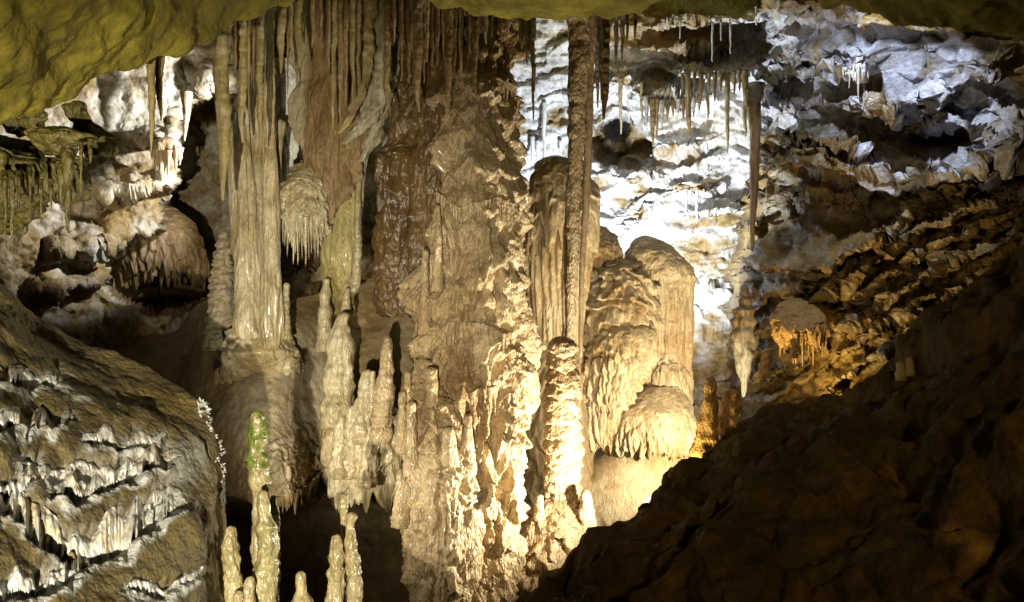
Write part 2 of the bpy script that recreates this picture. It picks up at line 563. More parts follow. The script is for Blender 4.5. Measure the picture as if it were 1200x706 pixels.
# back wall, right of the columns
def d_back(px, py):
    Y = np.interp(px, [420, 620, 800, 860, 900, 960, 1100], [14.6, 14.4, 13.7, 13.4, 13.2, 13.4, 14])
    Y = Y - .004 * (150 - py)                                     # leans out overhead
    Y = Y - .010 * np.clip(py - 330, 0, 400)
    wob = 9 * pn(px / 34., py / 30., .3, 3) + 5 * pn(px / 13., py / 13., .7, 4)
    x, y = px + wob, py + .8 * wob
    Y -= 1.0 * ledge(x, y, [(690, 30), (770, 32), (840, 26), (905, 22), (960, 30)], 60, 6)
    Y -= .55 * ledge(x, y, [(755, 58), (800, 62), (850, 60)], 32, 5)
    Y -= 1.15 * ledge(x, y, [(792, 92), (850, 92), (900, 84), (1000, 74)], 34, 5)
    Y -= .75 * ledge(x, y, [(742, 121), (800, 122), (838, 119)], 34, 5)
    Y -= .35 * ledge(x, y, [(690, 104), (740, 100), (760, 120)], 45, 8)
    Y += .60 * blob(x, y, 724, 170, 31, 26, .3)
    Y += .7 * blob(px, py, 722, 156, 9, 8, .3)
    Y -= .30 * ledge(x, y, [(770, 178), (800, 176), (835, 170)], 22, 4)
    Y -= .25 * ledge(x, y, [(690, 208), (740, 212), (770, 205)], 26, 4)
    Y -= .35 * ledge(x, y, [(690, 292), (730, 275), (770, 240), (810, 222), (840, 222)], 55, 6)
    Y -= .55 * ledge(px, y, [(800, 258), (830, 252), (872, 248)], 26, 6)
    Y -= .3 * ledge(x, y, [(810, 330), (850, 322), (880, 330)], 40, 6)
    return Y


def disp_back(P, px, py):
    r = fbm(P, .9, 6, 31, gain=.55)
    k = fbm(P, .35, 4, 33, k=(.6, 1, 1.7), ridge=True)
    och = .9 * blob(px, py, 724, 176, 31, 21, .25) + .8 * blob(px, py, 790, 182, 30, 9, .4) + blob(px, py, 748, 222, 14, 5) + blob(px, py, 815, 221, 30, 7) + .9 * blob(px, py, 830, 262, 50, 7, .3, -5)
    och = och + blob(px, py, 760, 30, 90, 26, .3) + .8 * blob(px, py, 820, 52, 50, 16) + .8 * blob(px, py, 765, 100, 16, 24, .4, 30) + .7 * blob(px, py, 700, 218, 14, 8) + .8 * blob(px, py, 752, 252, 18, 6)
    och = och + .75 * blob(px, py, 835, 300, 60, 24, .5) + .9 * blob(px, py, 840, 430, 70, 60, .4)
    och = och + .8 * sm(.18, .42, fbm(P, .5, 4, 36, k=(.6, 1, 1.8))) * (1 - .6 * sm(700, 860, px))
    och = np.clip(och * (1 + .9 * fbm(P, .25, 3, 35)), 0, 1)
    return .09 * r + .07 * k + .16 * tiers(P, .5, 1.4, .3, 38, .25) + .06 * tiers(P, .18, .5, .12, 39, .3) + .04 * fbm(P, .12, 3, 34) + .03 * (.5 - cell(P, .2, 37, (.7, 1, 1.3))), och


wall_back = w = wall('wall_back', 430, 960, -60, 720, 1.6, d_back, M['wall'], disp_back, True, (0, 14, 0))
tag(w, None, None, None, 'structure')


# right wall: stepped strata coming towards us
def d_right(px, py):
    e = px - np.interp(py, [0, 120, 200, 250, 300, 340, 400, 470], [6, 30, 12, 8, -8, -10, -12, -6]) + 16 * pn(px / 60., py / 22., .9, 15) + 7 * pn(px / 30., py / 9., .4, 16)
    Y = np.interp(e, [846, 866, 880, 930, 1000, 1100, 1200, 1400], [16, 12.6, 11.2, 9.6, 8.7, 7.9, 7.2, 6.0])
    Y = Y + np.interp(py, [-60, 60, 200, 300, 420, 720], [-.5, .2, .35, .3, .3, 1.2])
    wob = 12 * pn(px / 40., py / 36., .3, 13) + 6 * pn(px / 15., py / 15., .7, 14)
    x, y = px + wob, py + .8 * wob
    Y -= .3 * ledge(px, y, [(870, -2), (940, 20), (1010, 30), (1080, 42), (1200, 30), (1400, 0)], 60, 8)
    Y -= .7 * ledge(x, y, [(880, 90), (930, 86), (1000, 82), (1022, 84)], 40, 5)
    Y -= 1.3 * ledge(px, py, [(866, 124), (884, 122), (905, 116)], 30, 4, 8)
    Y -= .35 * ledge(x, y, [(884, 128), (940, 122), (985, 128), (1060, 135)], 30, 4)
    Y -= .55 * ledge(x, y, [(985, 128), (1020, 131), (1062, 134)], 22, 4)
    Y -= .30 * ledge(x, y, [(1030, 140), (1080, 132), (1120, 95), (1180, 90)], 50, 6)
    Y += .7 * blob(x, y, 1105, 165, 34, 13, .3)
    Y -= .75 * ledge(px, y, [(880, 212), (930, 196), (1000, 214), (1060, 216), (1100, 208), (1160, 196), (1260, 185)], 70, 6)
    Y -= .35 * ledge(x, y, [(890, 178), (940, 162), (1010, 180)], 30, 5)
    Y += .5 * ledge(x, y, [(880, 262), (960, 258), (1050, 250), (1110, 235)], 34, 30)
    Y -= .5 * ledge(x, y, [(880, 306), (920, 322), (960, 312), (1010, 290), (1060, 268), (1110, 240)], 36, 5)
    for i in range(7):                                            # beds that climb to the right
        o = 28 * i
        Y -= (.40 + .16 * (i % 2)) * ledge(px, y, [(872, 366 + o), (930, 345 + o), (1000, 300 + o), (1080, 245 + o), (1200, 190 + o)], 30, 4)
    return Y


def disp_right(P, px, py):
    wb = blob(px, py, 930, 60, 120, 42, .5) + blob(px, py, 1105, 100, 65, 48, .4) + .9 * blob(px, py, 1050, 195, 60, 22, .4) + .9 * blob(px, py, 1150, 190, 70, 24, .4) + .8 * blob(px, py, 1150, 135, 50, 28, .5) + .8 * blob(px, py, 940, 130, 90, 30, .5)
    wb = sm(.28, .80, wb + .5 * fbm(P, .8, 5, 41, k=(.5, .6, 1.7), gain=.55)) * np.clip(.75 + 1.2 * fbm(P, .18, 4, 42), .2, 1)
    d = .10 * fbm(P, .8, 6, 44, k=(.6, .7, 1.4), gain=.6) + .16 * tiers(P, .42, 1.3, .30, 48, .25) + .07 * tiers(P, .16, .5, .12, 49, .3) + .06 * fbm(P, .4, 5, 45, k=(.5, .7, 1.8), ridge=True, gain=.55) + .03 * (.5 - cell(P, .26, 46, (.6, .8, 1.5)))
    d = d * (1 - .45 * sm(225, 275, py)) + .05 * sm(225, 275, py) * fbm(P, .5, 4, 47, k=(.35, .5, 2.2))
    return d, wb * (1 - .6 * sm(230, 270, py))


wall_right = w = wall('wall_right', 820, 1420, -70, 640, 1.8, d_right, M['rwall'], disp_right, True, (5, 8, 0))
tag(w, None, None, None, 'structure')


# left wall with the dark alcove
def d_left(px, py):
    Y = np.interp(px, [-120, 0, 120, 260, 360, 470], [8.2, 9.4, 10.6, 11.2, 11.6, 12.0])
    wob = 10 * pn(px / 30., py / 30., .3, 23) + 5 * pn(px / 12., py / 12., .7, 24)
    x, y = px + wob, py + .8 * wob
    hole = np.clip(blob(x, y, 243, 190, 38, 82, .12) + blob(x, y, 250, 260, 60, 60, .15) + blob(x, y, 200, 320, 80, 45, .15) + blob(x, y, 300, 250, 60, 150, .2), 0, 1)
    Y = Y + 3.2 * hole
    Y -= .5 * ledge(x, y, [(110, 232), (150, 228), (190, 220), (215, 205)], 40, 6)
    Y -= .45 * ledge(x, y, [(160, 168), (190, 166), (212, 164)], 30, 5)
    Y -= .4 * ledge(x, y, [(60, 300), (110, 292), (135, 280)], 40, 6)
    Y -= .35 * ledge(x, y, [(40, 345), (80, 340), (120, 325)], 30, 6)
    Y -= .5 * ledge(x, y, [(235, 105), (270, 100), (330, 98), (380, 60)], 30, 5)
    return Y


def disp_left(P, px, py):
    t = sm(.0, .5, fbm(P, .7, 4, 51)) + .8 * sm(150, 260, py) * (px < 260) * sm(-.3, .3, fbm(P, .5, 3, 52)) - .5 * blob(px, py, 180, 90, 100, 50, .5)
    d = .09 * fbm(P, .7, 6, 53, gain=.6) + .09 * fbm(P, .4, 4, 54, ridge=True) - .10 * np.minimum(cell(P, .34, 55), .8)
    return d, np.clip(t, 0, 1)


w = wall('wall_left', -160, 470, -70, 720, 1.8, d_left, M['lwall'], disp_left, True, (-4, 11, 0))
tag(w, None, None, None, 'structure')

# clay slope in the middle, under the columns
rows = [
    [(60, 400, 11.0), (190, 392, 10.6), (250, 350, 9.6), (330, 350, 9.2), (400, 335, 9.6), (450, 325, 9.8), (560, 320, 10)],
    [(60, 430, 10.8), (190, 420, 10.2), (250, 388, 9.2), (320, 395, 8.7), (400, 380, 9.3), (450, 370, 9.4), (560, 360, 10)],
    [(60, 465, 10.4), (190, 455, 9.9), (240, 430, 9.0), (310, 440, 8.4), (390, 430, 9.0), (450, 420, 9.1), (560, 420, 9.8)],
    [(60, 500, 10.0), (190, 490, 9.4), (240, 490, 8.7), (310, 495, 8.2), (380, 480, 8.8), (450, 480, 8.9), (560, 480, 9.6)],
    [(60, 560, 9.6), (190, 545, 9.0), (250, 545, 8.4), (330, 545, 7.9), (375, 530, 8.5), (450, 530, 8.8), (560, 530, 9.4)],
    [(60, 590, 9.5), (190, 575, 8.9), (260, 580, 8.2), (335, 582, 7.8), (368, 560, 8.4), (450, 560, 8.8), (560, 560, 9.4)],
    [(60, 610, 9.8), (190, 590, 9.2), (270, 592, 8.6), (335, 588, 8.4), (372, 572, 9.2), (450, 580, 9.6), (560, 580, 9.8)],
    [(60, 640, 10.), (190, 620, 9.8), (280, 620, 9.6), (350, 610, 9.8), (390, 600, 9.9), (450, 610, 10.0), (560, 610, 10)],
    [(60, 760, 9.8), (190, 740, 9.6), (280, 730, 9.2), (350, 720, 9.0), (390, 720, 9.0), (450, 720, 9.0), (560, 720, 9.0)]]
P = ctrl([[W(*p) for p in r] for r in rows], 330, 380)


def disp_mud(P, px, py):
    low = blob(px, py, 330, 560, 55, 34, .5) + blob(px, py, 420, 640, 90, 70, .5)
    d = .05 * fbm(P, .6, 4, 61) + .035 * tiers(P, .22, .25, .03, 62) * np.clip(low, .0, 1) + .01 * fbm(P, .1, 3, 63)
    d = d + .03 * dome(P, .06, 64) * blob(px, py, 330, 550, 55, 38, .5)
    return d, np.clip(.8 * blob(px, py, 330, 470, 60, 90, .6) + .5 * fbm(P, .5, 3, 65), 0, 1)


w = sheet('clay_slope', P, M['mud'], disp=disp_mud, loc=(-2, 9, 1), flip=True)
tag(w, 'smooth tan clay slope under the pale columns, left of the main column', None, None, 'structure')

at_clay = depth_of(w)
xx = np.linspace(292, 374, 9)
fringe('drip_fringe', [(x, y, at_clay(x, y - 4, 5.) + .02) for x, y in zip(xx, np.interp(xx, [292, 330, 350, 374], [584, 588, 580, 560]))], 60, 5, 24, 6, M['mud'], w, 51, .05)

# dark slope on the right, nearer than the lamps
sil = [(560, 790, 6.3), (600, 716, 6.2), (628, 660, 6.2), (700, 626, 6.2), (742, 590, 6.3), (775, 560, 6.5), (830, 533, 6.8), (870, 494, 7.0), (905, 476, 7.2), (960, 452, 7.1), (1020, 418, 6.9), (1095, 355, 6.4), (1200, 285, 5.6), (1340, 215, 4.6)]
bot = [(540, 850, 5.6), (590, 850, 5.3), (640, 850, 5.0), (690, 850, 4.7), (740, 850, 4.4), (800, 850, 4.1), (860, 850, 3.8), (920, 850, 3.5), (990, 850, 3.3), (1060, 850, 3.1), (1140, 850, 2.9), (1230, 850, 2.7), (1330, 850, 2.5), (1450, 850, 2.3)]
S3, B3 = np.array([W(*p) for p in sil]), np.array([W(*p) for p in bot])
g = [S3 + np.array([.10, .9, -2.2]), S3 + np.array([.03, .3, -.25])]
for t, up in ((0, 0), (.08, .02), (.2, .10), (.4, .16), (.6, .14), (.8, .08), (1, 0)):
    g.append(S3 * (1 - t) + B3 * t + np.array([0, 0, up]))
P = ctrl(g, 300, 420)


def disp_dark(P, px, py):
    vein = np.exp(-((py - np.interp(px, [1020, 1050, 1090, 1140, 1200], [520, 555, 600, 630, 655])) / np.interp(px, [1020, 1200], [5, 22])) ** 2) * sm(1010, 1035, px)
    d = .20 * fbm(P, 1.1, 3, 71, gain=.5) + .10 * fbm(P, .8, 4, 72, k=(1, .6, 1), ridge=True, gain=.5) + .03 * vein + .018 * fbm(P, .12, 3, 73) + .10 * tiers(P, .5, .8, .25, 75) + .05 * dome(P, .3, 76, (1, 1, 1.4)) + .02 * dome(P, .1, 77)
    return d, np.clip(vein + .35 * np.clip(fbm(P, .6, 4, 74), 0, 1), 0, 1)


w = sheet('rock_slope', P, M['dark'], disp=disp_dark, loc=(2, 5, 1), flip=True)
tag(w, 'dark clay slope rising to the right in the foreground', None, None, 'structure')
at_slope = depth_of(w)

# rock on the left with white frills
sil = [(-170, 300, 4.9), (-60, 318, 5.1), (0, 334, 5.2), (42, 368, 5.3), (130, 411, 5.4), (205, 456, 5.4), (236, 482, 5.35), (250, 520, 5.25), (264, 560, 5.15), (262, 600, 5.1), (258, 660, 5.0), (254, 760, 4.8)]
bot = [(-260, 850, 2.2), (-120, 850, 2.4), (-50, 850, 2.6), (10, 850, 2.8), (70, 850, 3.0), (120, 850, 3.2), (160, 850, 3.4), (195, 850, 3.6), (212, 850, 3.8), (228, 850, 4.0), (240, 850, 4.2), (250, 850, 4.4)]
S3, B3 = np.array([W(*p) for p in sil]), np.array([W(*p) for p in bot])
g = [S3 + np.array([-.5, 1.2, -2.2]), S3 + np.array([-.1, .35, -.25])]
for t, up in ((0, 0), (.08, .03), (.25, .12), (.45, .16), (.65, .12), (.85, .05), (1, 0)):
    g.append(S3 * (1 - t) + B3 * t + np.array([0, 0, up]))
P = ctrl(g, 430, 400)
frills = [([(-30, 500), (10, 506), (60, 506), (82, 490)], 34, .10), ([(-40, 566), (0, 574), (25, 572), (42, 560)], 34, .10),
          ([(58, 578), (95, 584), (125, 572), (160, 556), (200, 538)], 44, .11), ([(96, 548), (130, 556), (170, 548), (205, 530)], 30, .07),
          ([(10, 600), (45, 634), (80, 648), (112, 656), (150, 644), (185, 618), (215, 590)], 64, .17),
          ([(-30, 716), (20, 694), (60, 684), (100, 668)], 40, .12), ([(150, 690), (185, 694), (220, 684), (248, 672)], 22, .07), ([(-20, 440), (40, 452), (80, 446)], 30, .07), ([(100, 512), (140, 522), (190, 512)], 26, .06), ([(120, 625), (160, 612), (200, 575)], 40, .08), ([(20, 545), (60, 556), (100, 548)], 26, .06)]


def disp_lrock(P, px, py):
    fg = pn(px / 9., py / 60., .2, 81) * 6 + pn(px / 4., py / 40., .6, 82) * 3
    wob = 12 * pn(px / 26., py / 26., .3, 83) + 5 * pn(px / 11., py / 11., .3, 88)
    d, t = 0, 0
    for pts, h, a in frills:
        l = ledge(px, py + fg + wob, pts, h, 7, 14)
        m = ledge(px, py + fg + wob - 8, pts, h * 1.0, 10, 14)
        d = d + .6 * a * l * (1 + .05 * fg * m)
        t = np.maximum(t, m)
    d = d + .06 * fbm(P, .6, 4, 84) + .014 * fbm(P, .16, 4, 85) + .006 * dome(P, .05, 86)
    t = np.clip(1.25 * t * (.8 + 1.0 * fbm(P, .25, 3, 87)), 0, .95)
    for cx, cy, rx, ry in ((218, 540, 26, 26), (120, 470, 40, 6), (60, 455, 70, 6)):
        t = np.maximum(t, .45 * blob(px, py, cx, cy, rx, ry, .5))
    return d, t


lr = empty('flowstone_rock', W(120, 800, 4.), 'big olive brown rock with white flowstone frills filling the lower left corner', 'rock')
rb = sheet('rock_body', P, M['left'], lr, disp_lrock, flip=True)
RV = np.empty(len(rb.data.vertices) * 3, np.float32)
rb.data.vertices.foreach_get('co', RV)
RV = RV.reshape(-1, 3) + _loc[rb]
RX, RY = 600 + F * RV[:, 0] / RV[:, 1], 353 - F * (RV[:, 2] - CZ) / RV[:, 1]


def rock_depth(x, y):
    k = np.argsort((RX - x) ** 2 + (RY - y) ** 2)[:6]
    return float(RV[k, 1].min())


def frill(pts, h, seed):
    """a fluted strip of calcite hanging over a step of the rock, ragged below"""
    x0, x1 = pts[0][0] - 6, pts[-1][0] + 6
    n = max(24, int((x1 - x0) * 1.1))
    x = np.linspace(x0, x1, n)
    y = lerp_line(x, pts) - 12 * pn(x / 26., lerp_line(x, pts) / 26., .3, 83)
    e = np.clip(np.minimum(x - x0, x1 - x) / 14., 0, 1) ** .6
    hh = h * e * (.75 + .9 * pn(x / 16., seed * 3.3, .5, 89))
    f = np.abs(pn(x / 4.2, seed * 1.3, .5, 90)) + .5 * np.abs(pn(x / 1.9, seed * 1.3, 4.5, 91)) + .6 * np.abs(pn(x / 12., seed, 9.5, 92))
    dep = np.array([[rock_depth(q, w_ + o) for o in (-.45 * h, 0)] for q, w_ in zip(x, y)])
    ker = np.ones(5) / 5
    dep = np.stack([np.convolve(np.pad(dep[:, k], 2, mode='edge'), ker, 'valid') for k in (0, 1)], 1)
    rows = []
    v = np.linspace(0, 1, 22)
    for t in v:
        yy = y - .62 * hh + t * hh * (.40 + .75 * f)
        D = dep[:, 0] * (1 - t) + dep[:, 1] * t
        D = D + .025 * (1 - sm(0, .25, t)) - e * (.012 + .04 * t * (1 - t)) - .030 * (f - .35) * sm(.05, .6, t) * e + .05 * sm(.88, 1, t)
        D = D + .012 * pn(x / 5., yy / 7., .5, 95)
        rows.append(np.stack([(x - 600) * D / F, D, CZ - (yy - 353) * D / F], -1))
    return np.stack(rows)


for i, (pts, h, a) in enumerate(frills):
    G3 = frill(pts, h, i + 1)
    tag(mk('frill', G3, quads(*G3.shape[:2]), M['frill'], lr, tint=np.clip(.35 - .5 * np.linspace(0, 1, 22)[:, None] + .9 * fbm(G3, .12, 3, 96), 0, 1)), 'white dripping frill of calcite')
# little knobs and crystal tufts on it
for i, (x, y, Yk, w_, h_) in enumerate(((108, 488, 4.72, 12, 14), (167, 506, 4.85, 14, 12), (48, 655, 3.6, 12, 16), (83, 652, 3.75, 10, 10), (0, 525, 4.0, 18, 18))):
    spike('knob', [(x, y + 8, w_ * 1.5, Yk), (x, y, w_, Yk - .03), (x, y - h_ * .6, w_ * .6, Yk - .04)], M['olive'], lr, seed=i, nrow=16)
rnd = random.Random(4)
V, Q, off = [], [], 0
for cx, cy, n, s_ in [(238 + rnd.uniform(-6, 6), 478 + rnd.uniform(-8, 8), 12, 7) for _ in range(9)] + [(np.interp(q, [490, 520, 560, 600], [244, 256, 262, 258]) + rnd.uniform(-5, 4), q, 10, 5) for q in range(490, 600, 7)]:
    for i in range(n):
        a = rnd.uniform(0, 6.28)
        l = s_ * rnd.uniform(.4, 1)
        yy = rock_depth(cx, cy) + rnd.uniform(-.05, .02)
        Pm = spike_mesh([(cx, cy, 2.6, rock_depth(cx, cy)), (cx + .5 * l * math.cos(a), cy + .5 * l * math.sin(a), 2, yy), (cx + l * math.cos(a) + rnd.uniform(-2, 2), cy + l * math.sin(a), 1.6, yy)], seg=5, nrow=6, seed=i)
        V.append(Pm.reshape(-1, 3))
        Q.append(quads(6, 5, True) + off)
        off += 30
tag(mk('crystal_tuft', np.concatenate(V), np.concatenate(Q), M['white'], lr), 'white coral-like crystal tufts on the edge of the rock', kind='stuff')

# ------------------------------------------------------------------ main column
mc = empty('main_column', W(545, 1000, 8.2), 'massive knobbly tan column in the centre reaching the ceiling', 'column')


def disp_main(P, py, a):
    right = sm(-.3, .6, np.cos(a) + .9 * pn(P[..., 2] * 1.5, .5, P[..., 0], 99) - .15)
    up = 1 - sm(120, 210, py)
    low = sm(540, 640, py)
    d = .17 * tiers(P, .66, .42, .05, 101) + .06 * tiers(P, .25, .2, .04, 102) + .09 * fbm(P, .6, 3, 103) - .17
    dr = sm(400, 500, py)
    d = d + .13 * dome(P, .40, 112, (1, 1, .5)) + (1 - dr) * (.075 * dome(P, .19, 113, (1, 1, .6)) + (.030 + .025 * right) * dome(P, .095, 114, (1, 1, .62)))
    d = d + dr * (.065 * dome(P, .15, 115, (1, 1, .22)) + .045 * dome(P, .075, 116, (1, 1, .25)))
    d = d + .016 * right * dome(P, .05, 104, (1, 1, .75)) + (1 - right) * .016 * fbm(P, .10, 3, 105, (1, 1, .3))
    d = d + .045 * low * tiers(P, .16, .09, .03, 107, .5) - .05 * low * flute(P, .05, 109)
    d = d + up * .04 * dome(P, .2, 106, (1, 1, 1.7))
    return d


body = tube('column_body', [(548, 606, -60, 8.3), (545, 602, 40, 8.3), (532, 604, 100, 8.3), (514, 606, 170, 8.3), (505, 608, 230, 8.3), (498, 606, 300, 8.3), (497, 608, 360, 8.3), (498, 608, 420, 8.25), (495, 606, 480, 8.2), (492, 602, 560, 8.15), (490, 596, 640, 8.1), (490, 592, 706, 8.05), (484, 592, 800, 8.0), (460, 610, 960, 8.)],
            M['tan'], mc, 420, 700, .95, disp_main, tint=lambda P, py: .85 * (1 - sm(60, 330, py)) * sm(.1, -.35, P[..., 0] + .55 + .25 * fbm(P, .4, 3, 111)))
# lower left swelling with the knobs
tube('lower_bulge', [(486, 502, 420, 7.9), (480, 518, 455, 7.85), (476, 538, 500, 7.75), (476, 558, 560, 7.7), (482, 558, 640, 7.7), (488, 552, 706, 7.7), (488, 552, 820, 7.7)], M['tan'], mc, 200, 330, .9,
     lambda P, py, a: .07 * tiers(P, .42, .3, .04, 121) + .03 * tiers(P, .15, .1, .03, 122) + .06 * dome(P, .15, 125, (1, 1, .25)) + .035 * dome(P, .075, 126, (1, 1, .28)) - .06 + .04 * fbm(P, .3, 4, 123) - .02 * flute(P, .045, 124) * sm(560, 620, py), tip='top')
tube('right_bulge', [(585, 600, 395, 8.1), (576, 612, 430, 8.05), (568, 611, 520, 8.0), (562, 606, 610, 8.0), (552, 598, 680, 8.0), (548, 594, 800, 8.0)], M['tan'], mc, 160, 330, .9,
     lambda P, py, a: .09 * tiers(P, .30, .22, .04, 131) + .03 * tiers(P, .12, .09, .03, 132) + .06 * dome(P, .15, 135, (1, 1, .25)) + .035 * dome(P, .075, 136, (1, 1, .28)) - .06 + .03 * fbm(P, .3, 4, 133), tip='top')
for i, (x, y0, y1, w0, w1, Yk) in enumerate(((470, 550, 605, 10, 20, 7.55), (547, 485, 545, 9, 20, 7.55), (483, 470, 545, 10, 18, 7.5), (472, 458, 520, 8, 13, 7.55), (528, 500, 550, 12, 26, 7.5), (505, 430, 500, 12, 24, 7.65), (513, 240, 330, 5, 12, 7.86), (498, 292, 380, 7, 14, 7.95), (478, 435, 480, 7, 12, 7.7))):
    spike('knob', [(x, y1 + 12, w1 * 1.3, Yk + .1), (x, (y0 + y1) / 2, (w0 + w1) / 2, Yk), (x, y0, w0, Yk)], M['tan'], mc, seed=i + 40, nrow=40, seg=20, ring=.08, lump=.14)
at_col = depth_of(body)
for i, (ln, n, l0, l1) in enumerate((([(512, 232), (540, 250), (580, 235), (606, 245)], 46, 6, 26), ([(520, 390), (560, 380), (604, 398)], 44, 8, 30),
                                     ([(552, 466), (580, 458), (606, 468)], 34, 8, 34), ([(550, 106), (580, 98), (604, 110)], 30, 6, 22))):
    q = np.asarray(ln, float)
    xx = np.linspace(q[0, 0], q[-1, 0], 14)
    fringe('drip_fringe', [(x, y, at_col(x, y, 4.) + .015) for x, y in zip(xx, np.interp(xx, q[:, 0], q[:, 1]) + 7 * pn(xx / 14., i * 3.3, .5, 118))], n, l0, l1, 5, M['tan'], mc, 3 + i, .03)

# ------------------------------------------------------------------ brown flowstone behind the left of the main column
bf = empty('brown_flowstone', W(470, 420, 9.), 'wet dark brown flowstone mass tucked behind the left of the main column', 'flowstone')
dbf = lambda P, py, a: .10 * tiers(P, .75, .5, .06, 151) + .05 * tiers(P, .25, .16, .04, 152) + .05 * fbm(P, .3, 4, 153) - .035 * flute(P, .07, 154)
tube('upper_mass', [(476, 560, -60, 8.9), (468, 560, 60, 8.9), (460, 545, 120, 8.9), (462, 540, 180, 8.9), (464, 540, 200, 9.1)], M['brown'], bf, 200, 220, .7, dbf)
tube('middle_mass', [(462, 520, 165, 8.9), (450, 525, 190, 8.75), (453, 520, 250, 8.75), (450, 520, 300, 8.75), (446, 515, 335, 8.8), (450, 510, 370, 9.0)], M['brown'], bf, 200, 220, .7, dbf, rag=.04)
tube('side_curtain', [(500, 545, 40, 8.6), (494, 540, 120, 8.5), (490, 520, 180, 8.45), (488, 512, 240, 8.5), (486, 505, 330, 8.5)], M['brown'], bf, 120, 200, .7, dbf)

# ------------------------------------------------------------------ pale columns on the left
pc = empty('pale_column', W(305, 420, 8.5), 'cream fused columns left of the brown hanging shield', 'column')
dpc = lambda P, py, a: .035 * tiers(P, .5, .2, .04, 161) * sm(250, 350, py) + .02 * fbm(P, .25, 4, 162, (1, 1, .35)) - .03 * flute(P, .08, 163, 14)
tube('shaft', [(284, 286, 100, 8.5), (276, 290, 130, 8.5), (268, 296, 190, 8.5), (270, 304, 270, 8.5), (276, 306, 330, 8.45), (274, 308, 380, 8.4), (282, 306, 412, 8.4)], M['cream'], pc, 110, 260, .9, dpc, tip='both')
tube('shaft', [(308, 322, -60, 8.3), (309, 321, 60, 8.3), (309, 323, 140, 8.3), (306, 326, 220, 8.3), (306, 328, 300, 8.3), (305, 329, 360, 8.3), (308, 326, 412, 8.3)], M['cream'], pc, 90, 300, 1, dpc, tip='bottom')
tube('shaft', [(296, 306, 40, 8.6), (292, 308, 150, 8.6), (292, 312, 260, 8.55), (294, 314, 350, 8.5), (294, 314, 405, 8.5)], M['cream'], pc, 70, 240, 1, dpc, tip='bottom')
tube('shaft', [(322, 336, 140, 8.7), (322, 330, 200, 8.6), (323, 329, 260, 8.55), (325, 329, 290, 8.55)], M['cream'], pc, 40, 120, 1, dpc, tip='both')
tube('pedestal', [(282, 312, 375, 8.5), (268, 330, 392, 8.5), (264, 344, 410, 8.5), (262, 350, 425, 8.65), (256, 360, 450, 9.0), (250, 366, 480, 9.5)], M['cream'], pc, 160, 130, .8, lambda P, py, a: .05 * tiers(P, .25, .16, .05, 165) + .03 * fbm(P, .2, 4, 166), tip='top')
spike('side_knob', [(335, 398, 14, 8.35), (335, 360, 11, 8.35), (336, 331, 7, 8.35)], M['cream'], pc, seed=7, nrow=50, ring=.12)

# ------------------------------------------------------------------ hanging shield with its drapery
hs = empty('hanging_shield', W(395, 300, 8.6), 'brown and grey hanging shield ending in a point above pale drips', 'drapery')
dhs = lambda P, py, a: .10 * fbm(P, .35, 4, 171, (1, 1, .6)) - .12 * flute(P, .13, 172, 5) + .02 * tiers(P, .3, .2, .04, 173)
tube('shield_plate', [(352, 462, -60, 8.8), (342, 452, 60, 8.8), (340, 448, 110, 8.7), (344, 440, 160, 8.6), (354, 428, 195, 8.55), (370, 414, 225, 8.5), (382, 398, 246, 8.5), (385, 390, 258, 8.5)], M['dbrown'], hs, 200, 320, .35, dhs, tip='bottom', tint=lambda P, py: np.clip(sm(-1.35, -1.25, P[..., 0] + .0025 * (py - 150)) + sm(-1.95, -2.05, P[..., 0]), 0, 1) * .8)
tube('under_curtain', [(392, 436, 140, 8.85), (388, 430, 200, 8.8), (384, 424, 250, 8.75), (376, 420, 300, 8.7), (378, 416, 345, 8.8), (376, 416, 370, 9.0)], M['cream'], hs, 140, 220, .6, lambda P, py, a: .03 * fbm(P, .2, 4, 175, (1, 1, .3)) - .05 * flute(P, .1, 176, 10), tint=lambda P, py: .7 + 0 * py)
tube('drip_lump', [(350, 362, 190, 8.6), (340, 372, 206, 8.5), (332, 378, 228, 8.45), (332, 381, 252, 8.45), (338, 379, 270, 8.5)], M['cream'], hs, 160, 150, .7, lambda P, py, a: .06 * tiers(P, .16, .12, .03, 177) + .03 * fbm(P, .15, 3, 178), rag=.12, ragw=.03, tip='top')
fringe('drip_fringe', [(330, 252, 8.44), (345, 258, 8.31), (362, 260, 8.30), (380, 254, 8.42)], 60, 18, 54, 5, M['cream'], hs, 9, .12)
spike('thin_pillar', [(421, 200, 5, 8.6), (420, 260, 8, 8.55), (419, 310, 11, 8.55), (416, 345, 12, 8.55)], M['cream'], hs, seed=5, nrow=70, ring=.14, lump=.16)
fringe('tip_drips', [(352, 190, 8.5), (362, 222, 8.4), (374, 238, 8.35)], 10, 6, 22, 3, M['dbrown'], hs, 19, .05)

tube('frosted_curtain', [(322, 346, 70, 9.75), (316, 348, 100, 9.7), (314, 346, 140, 9.7), (318, 342, 180, 9.7), (322, 336, 215, 9.7)], M['white'], hs, 120, 160, .6, lambda P, py, a: .06 * tiers(P, .2, .15, .03, 181) + .05 * fbm(P, .2, 4, 182) - .05 * flute(P, .06, 183, 6), rag=.2, ragw=.04)

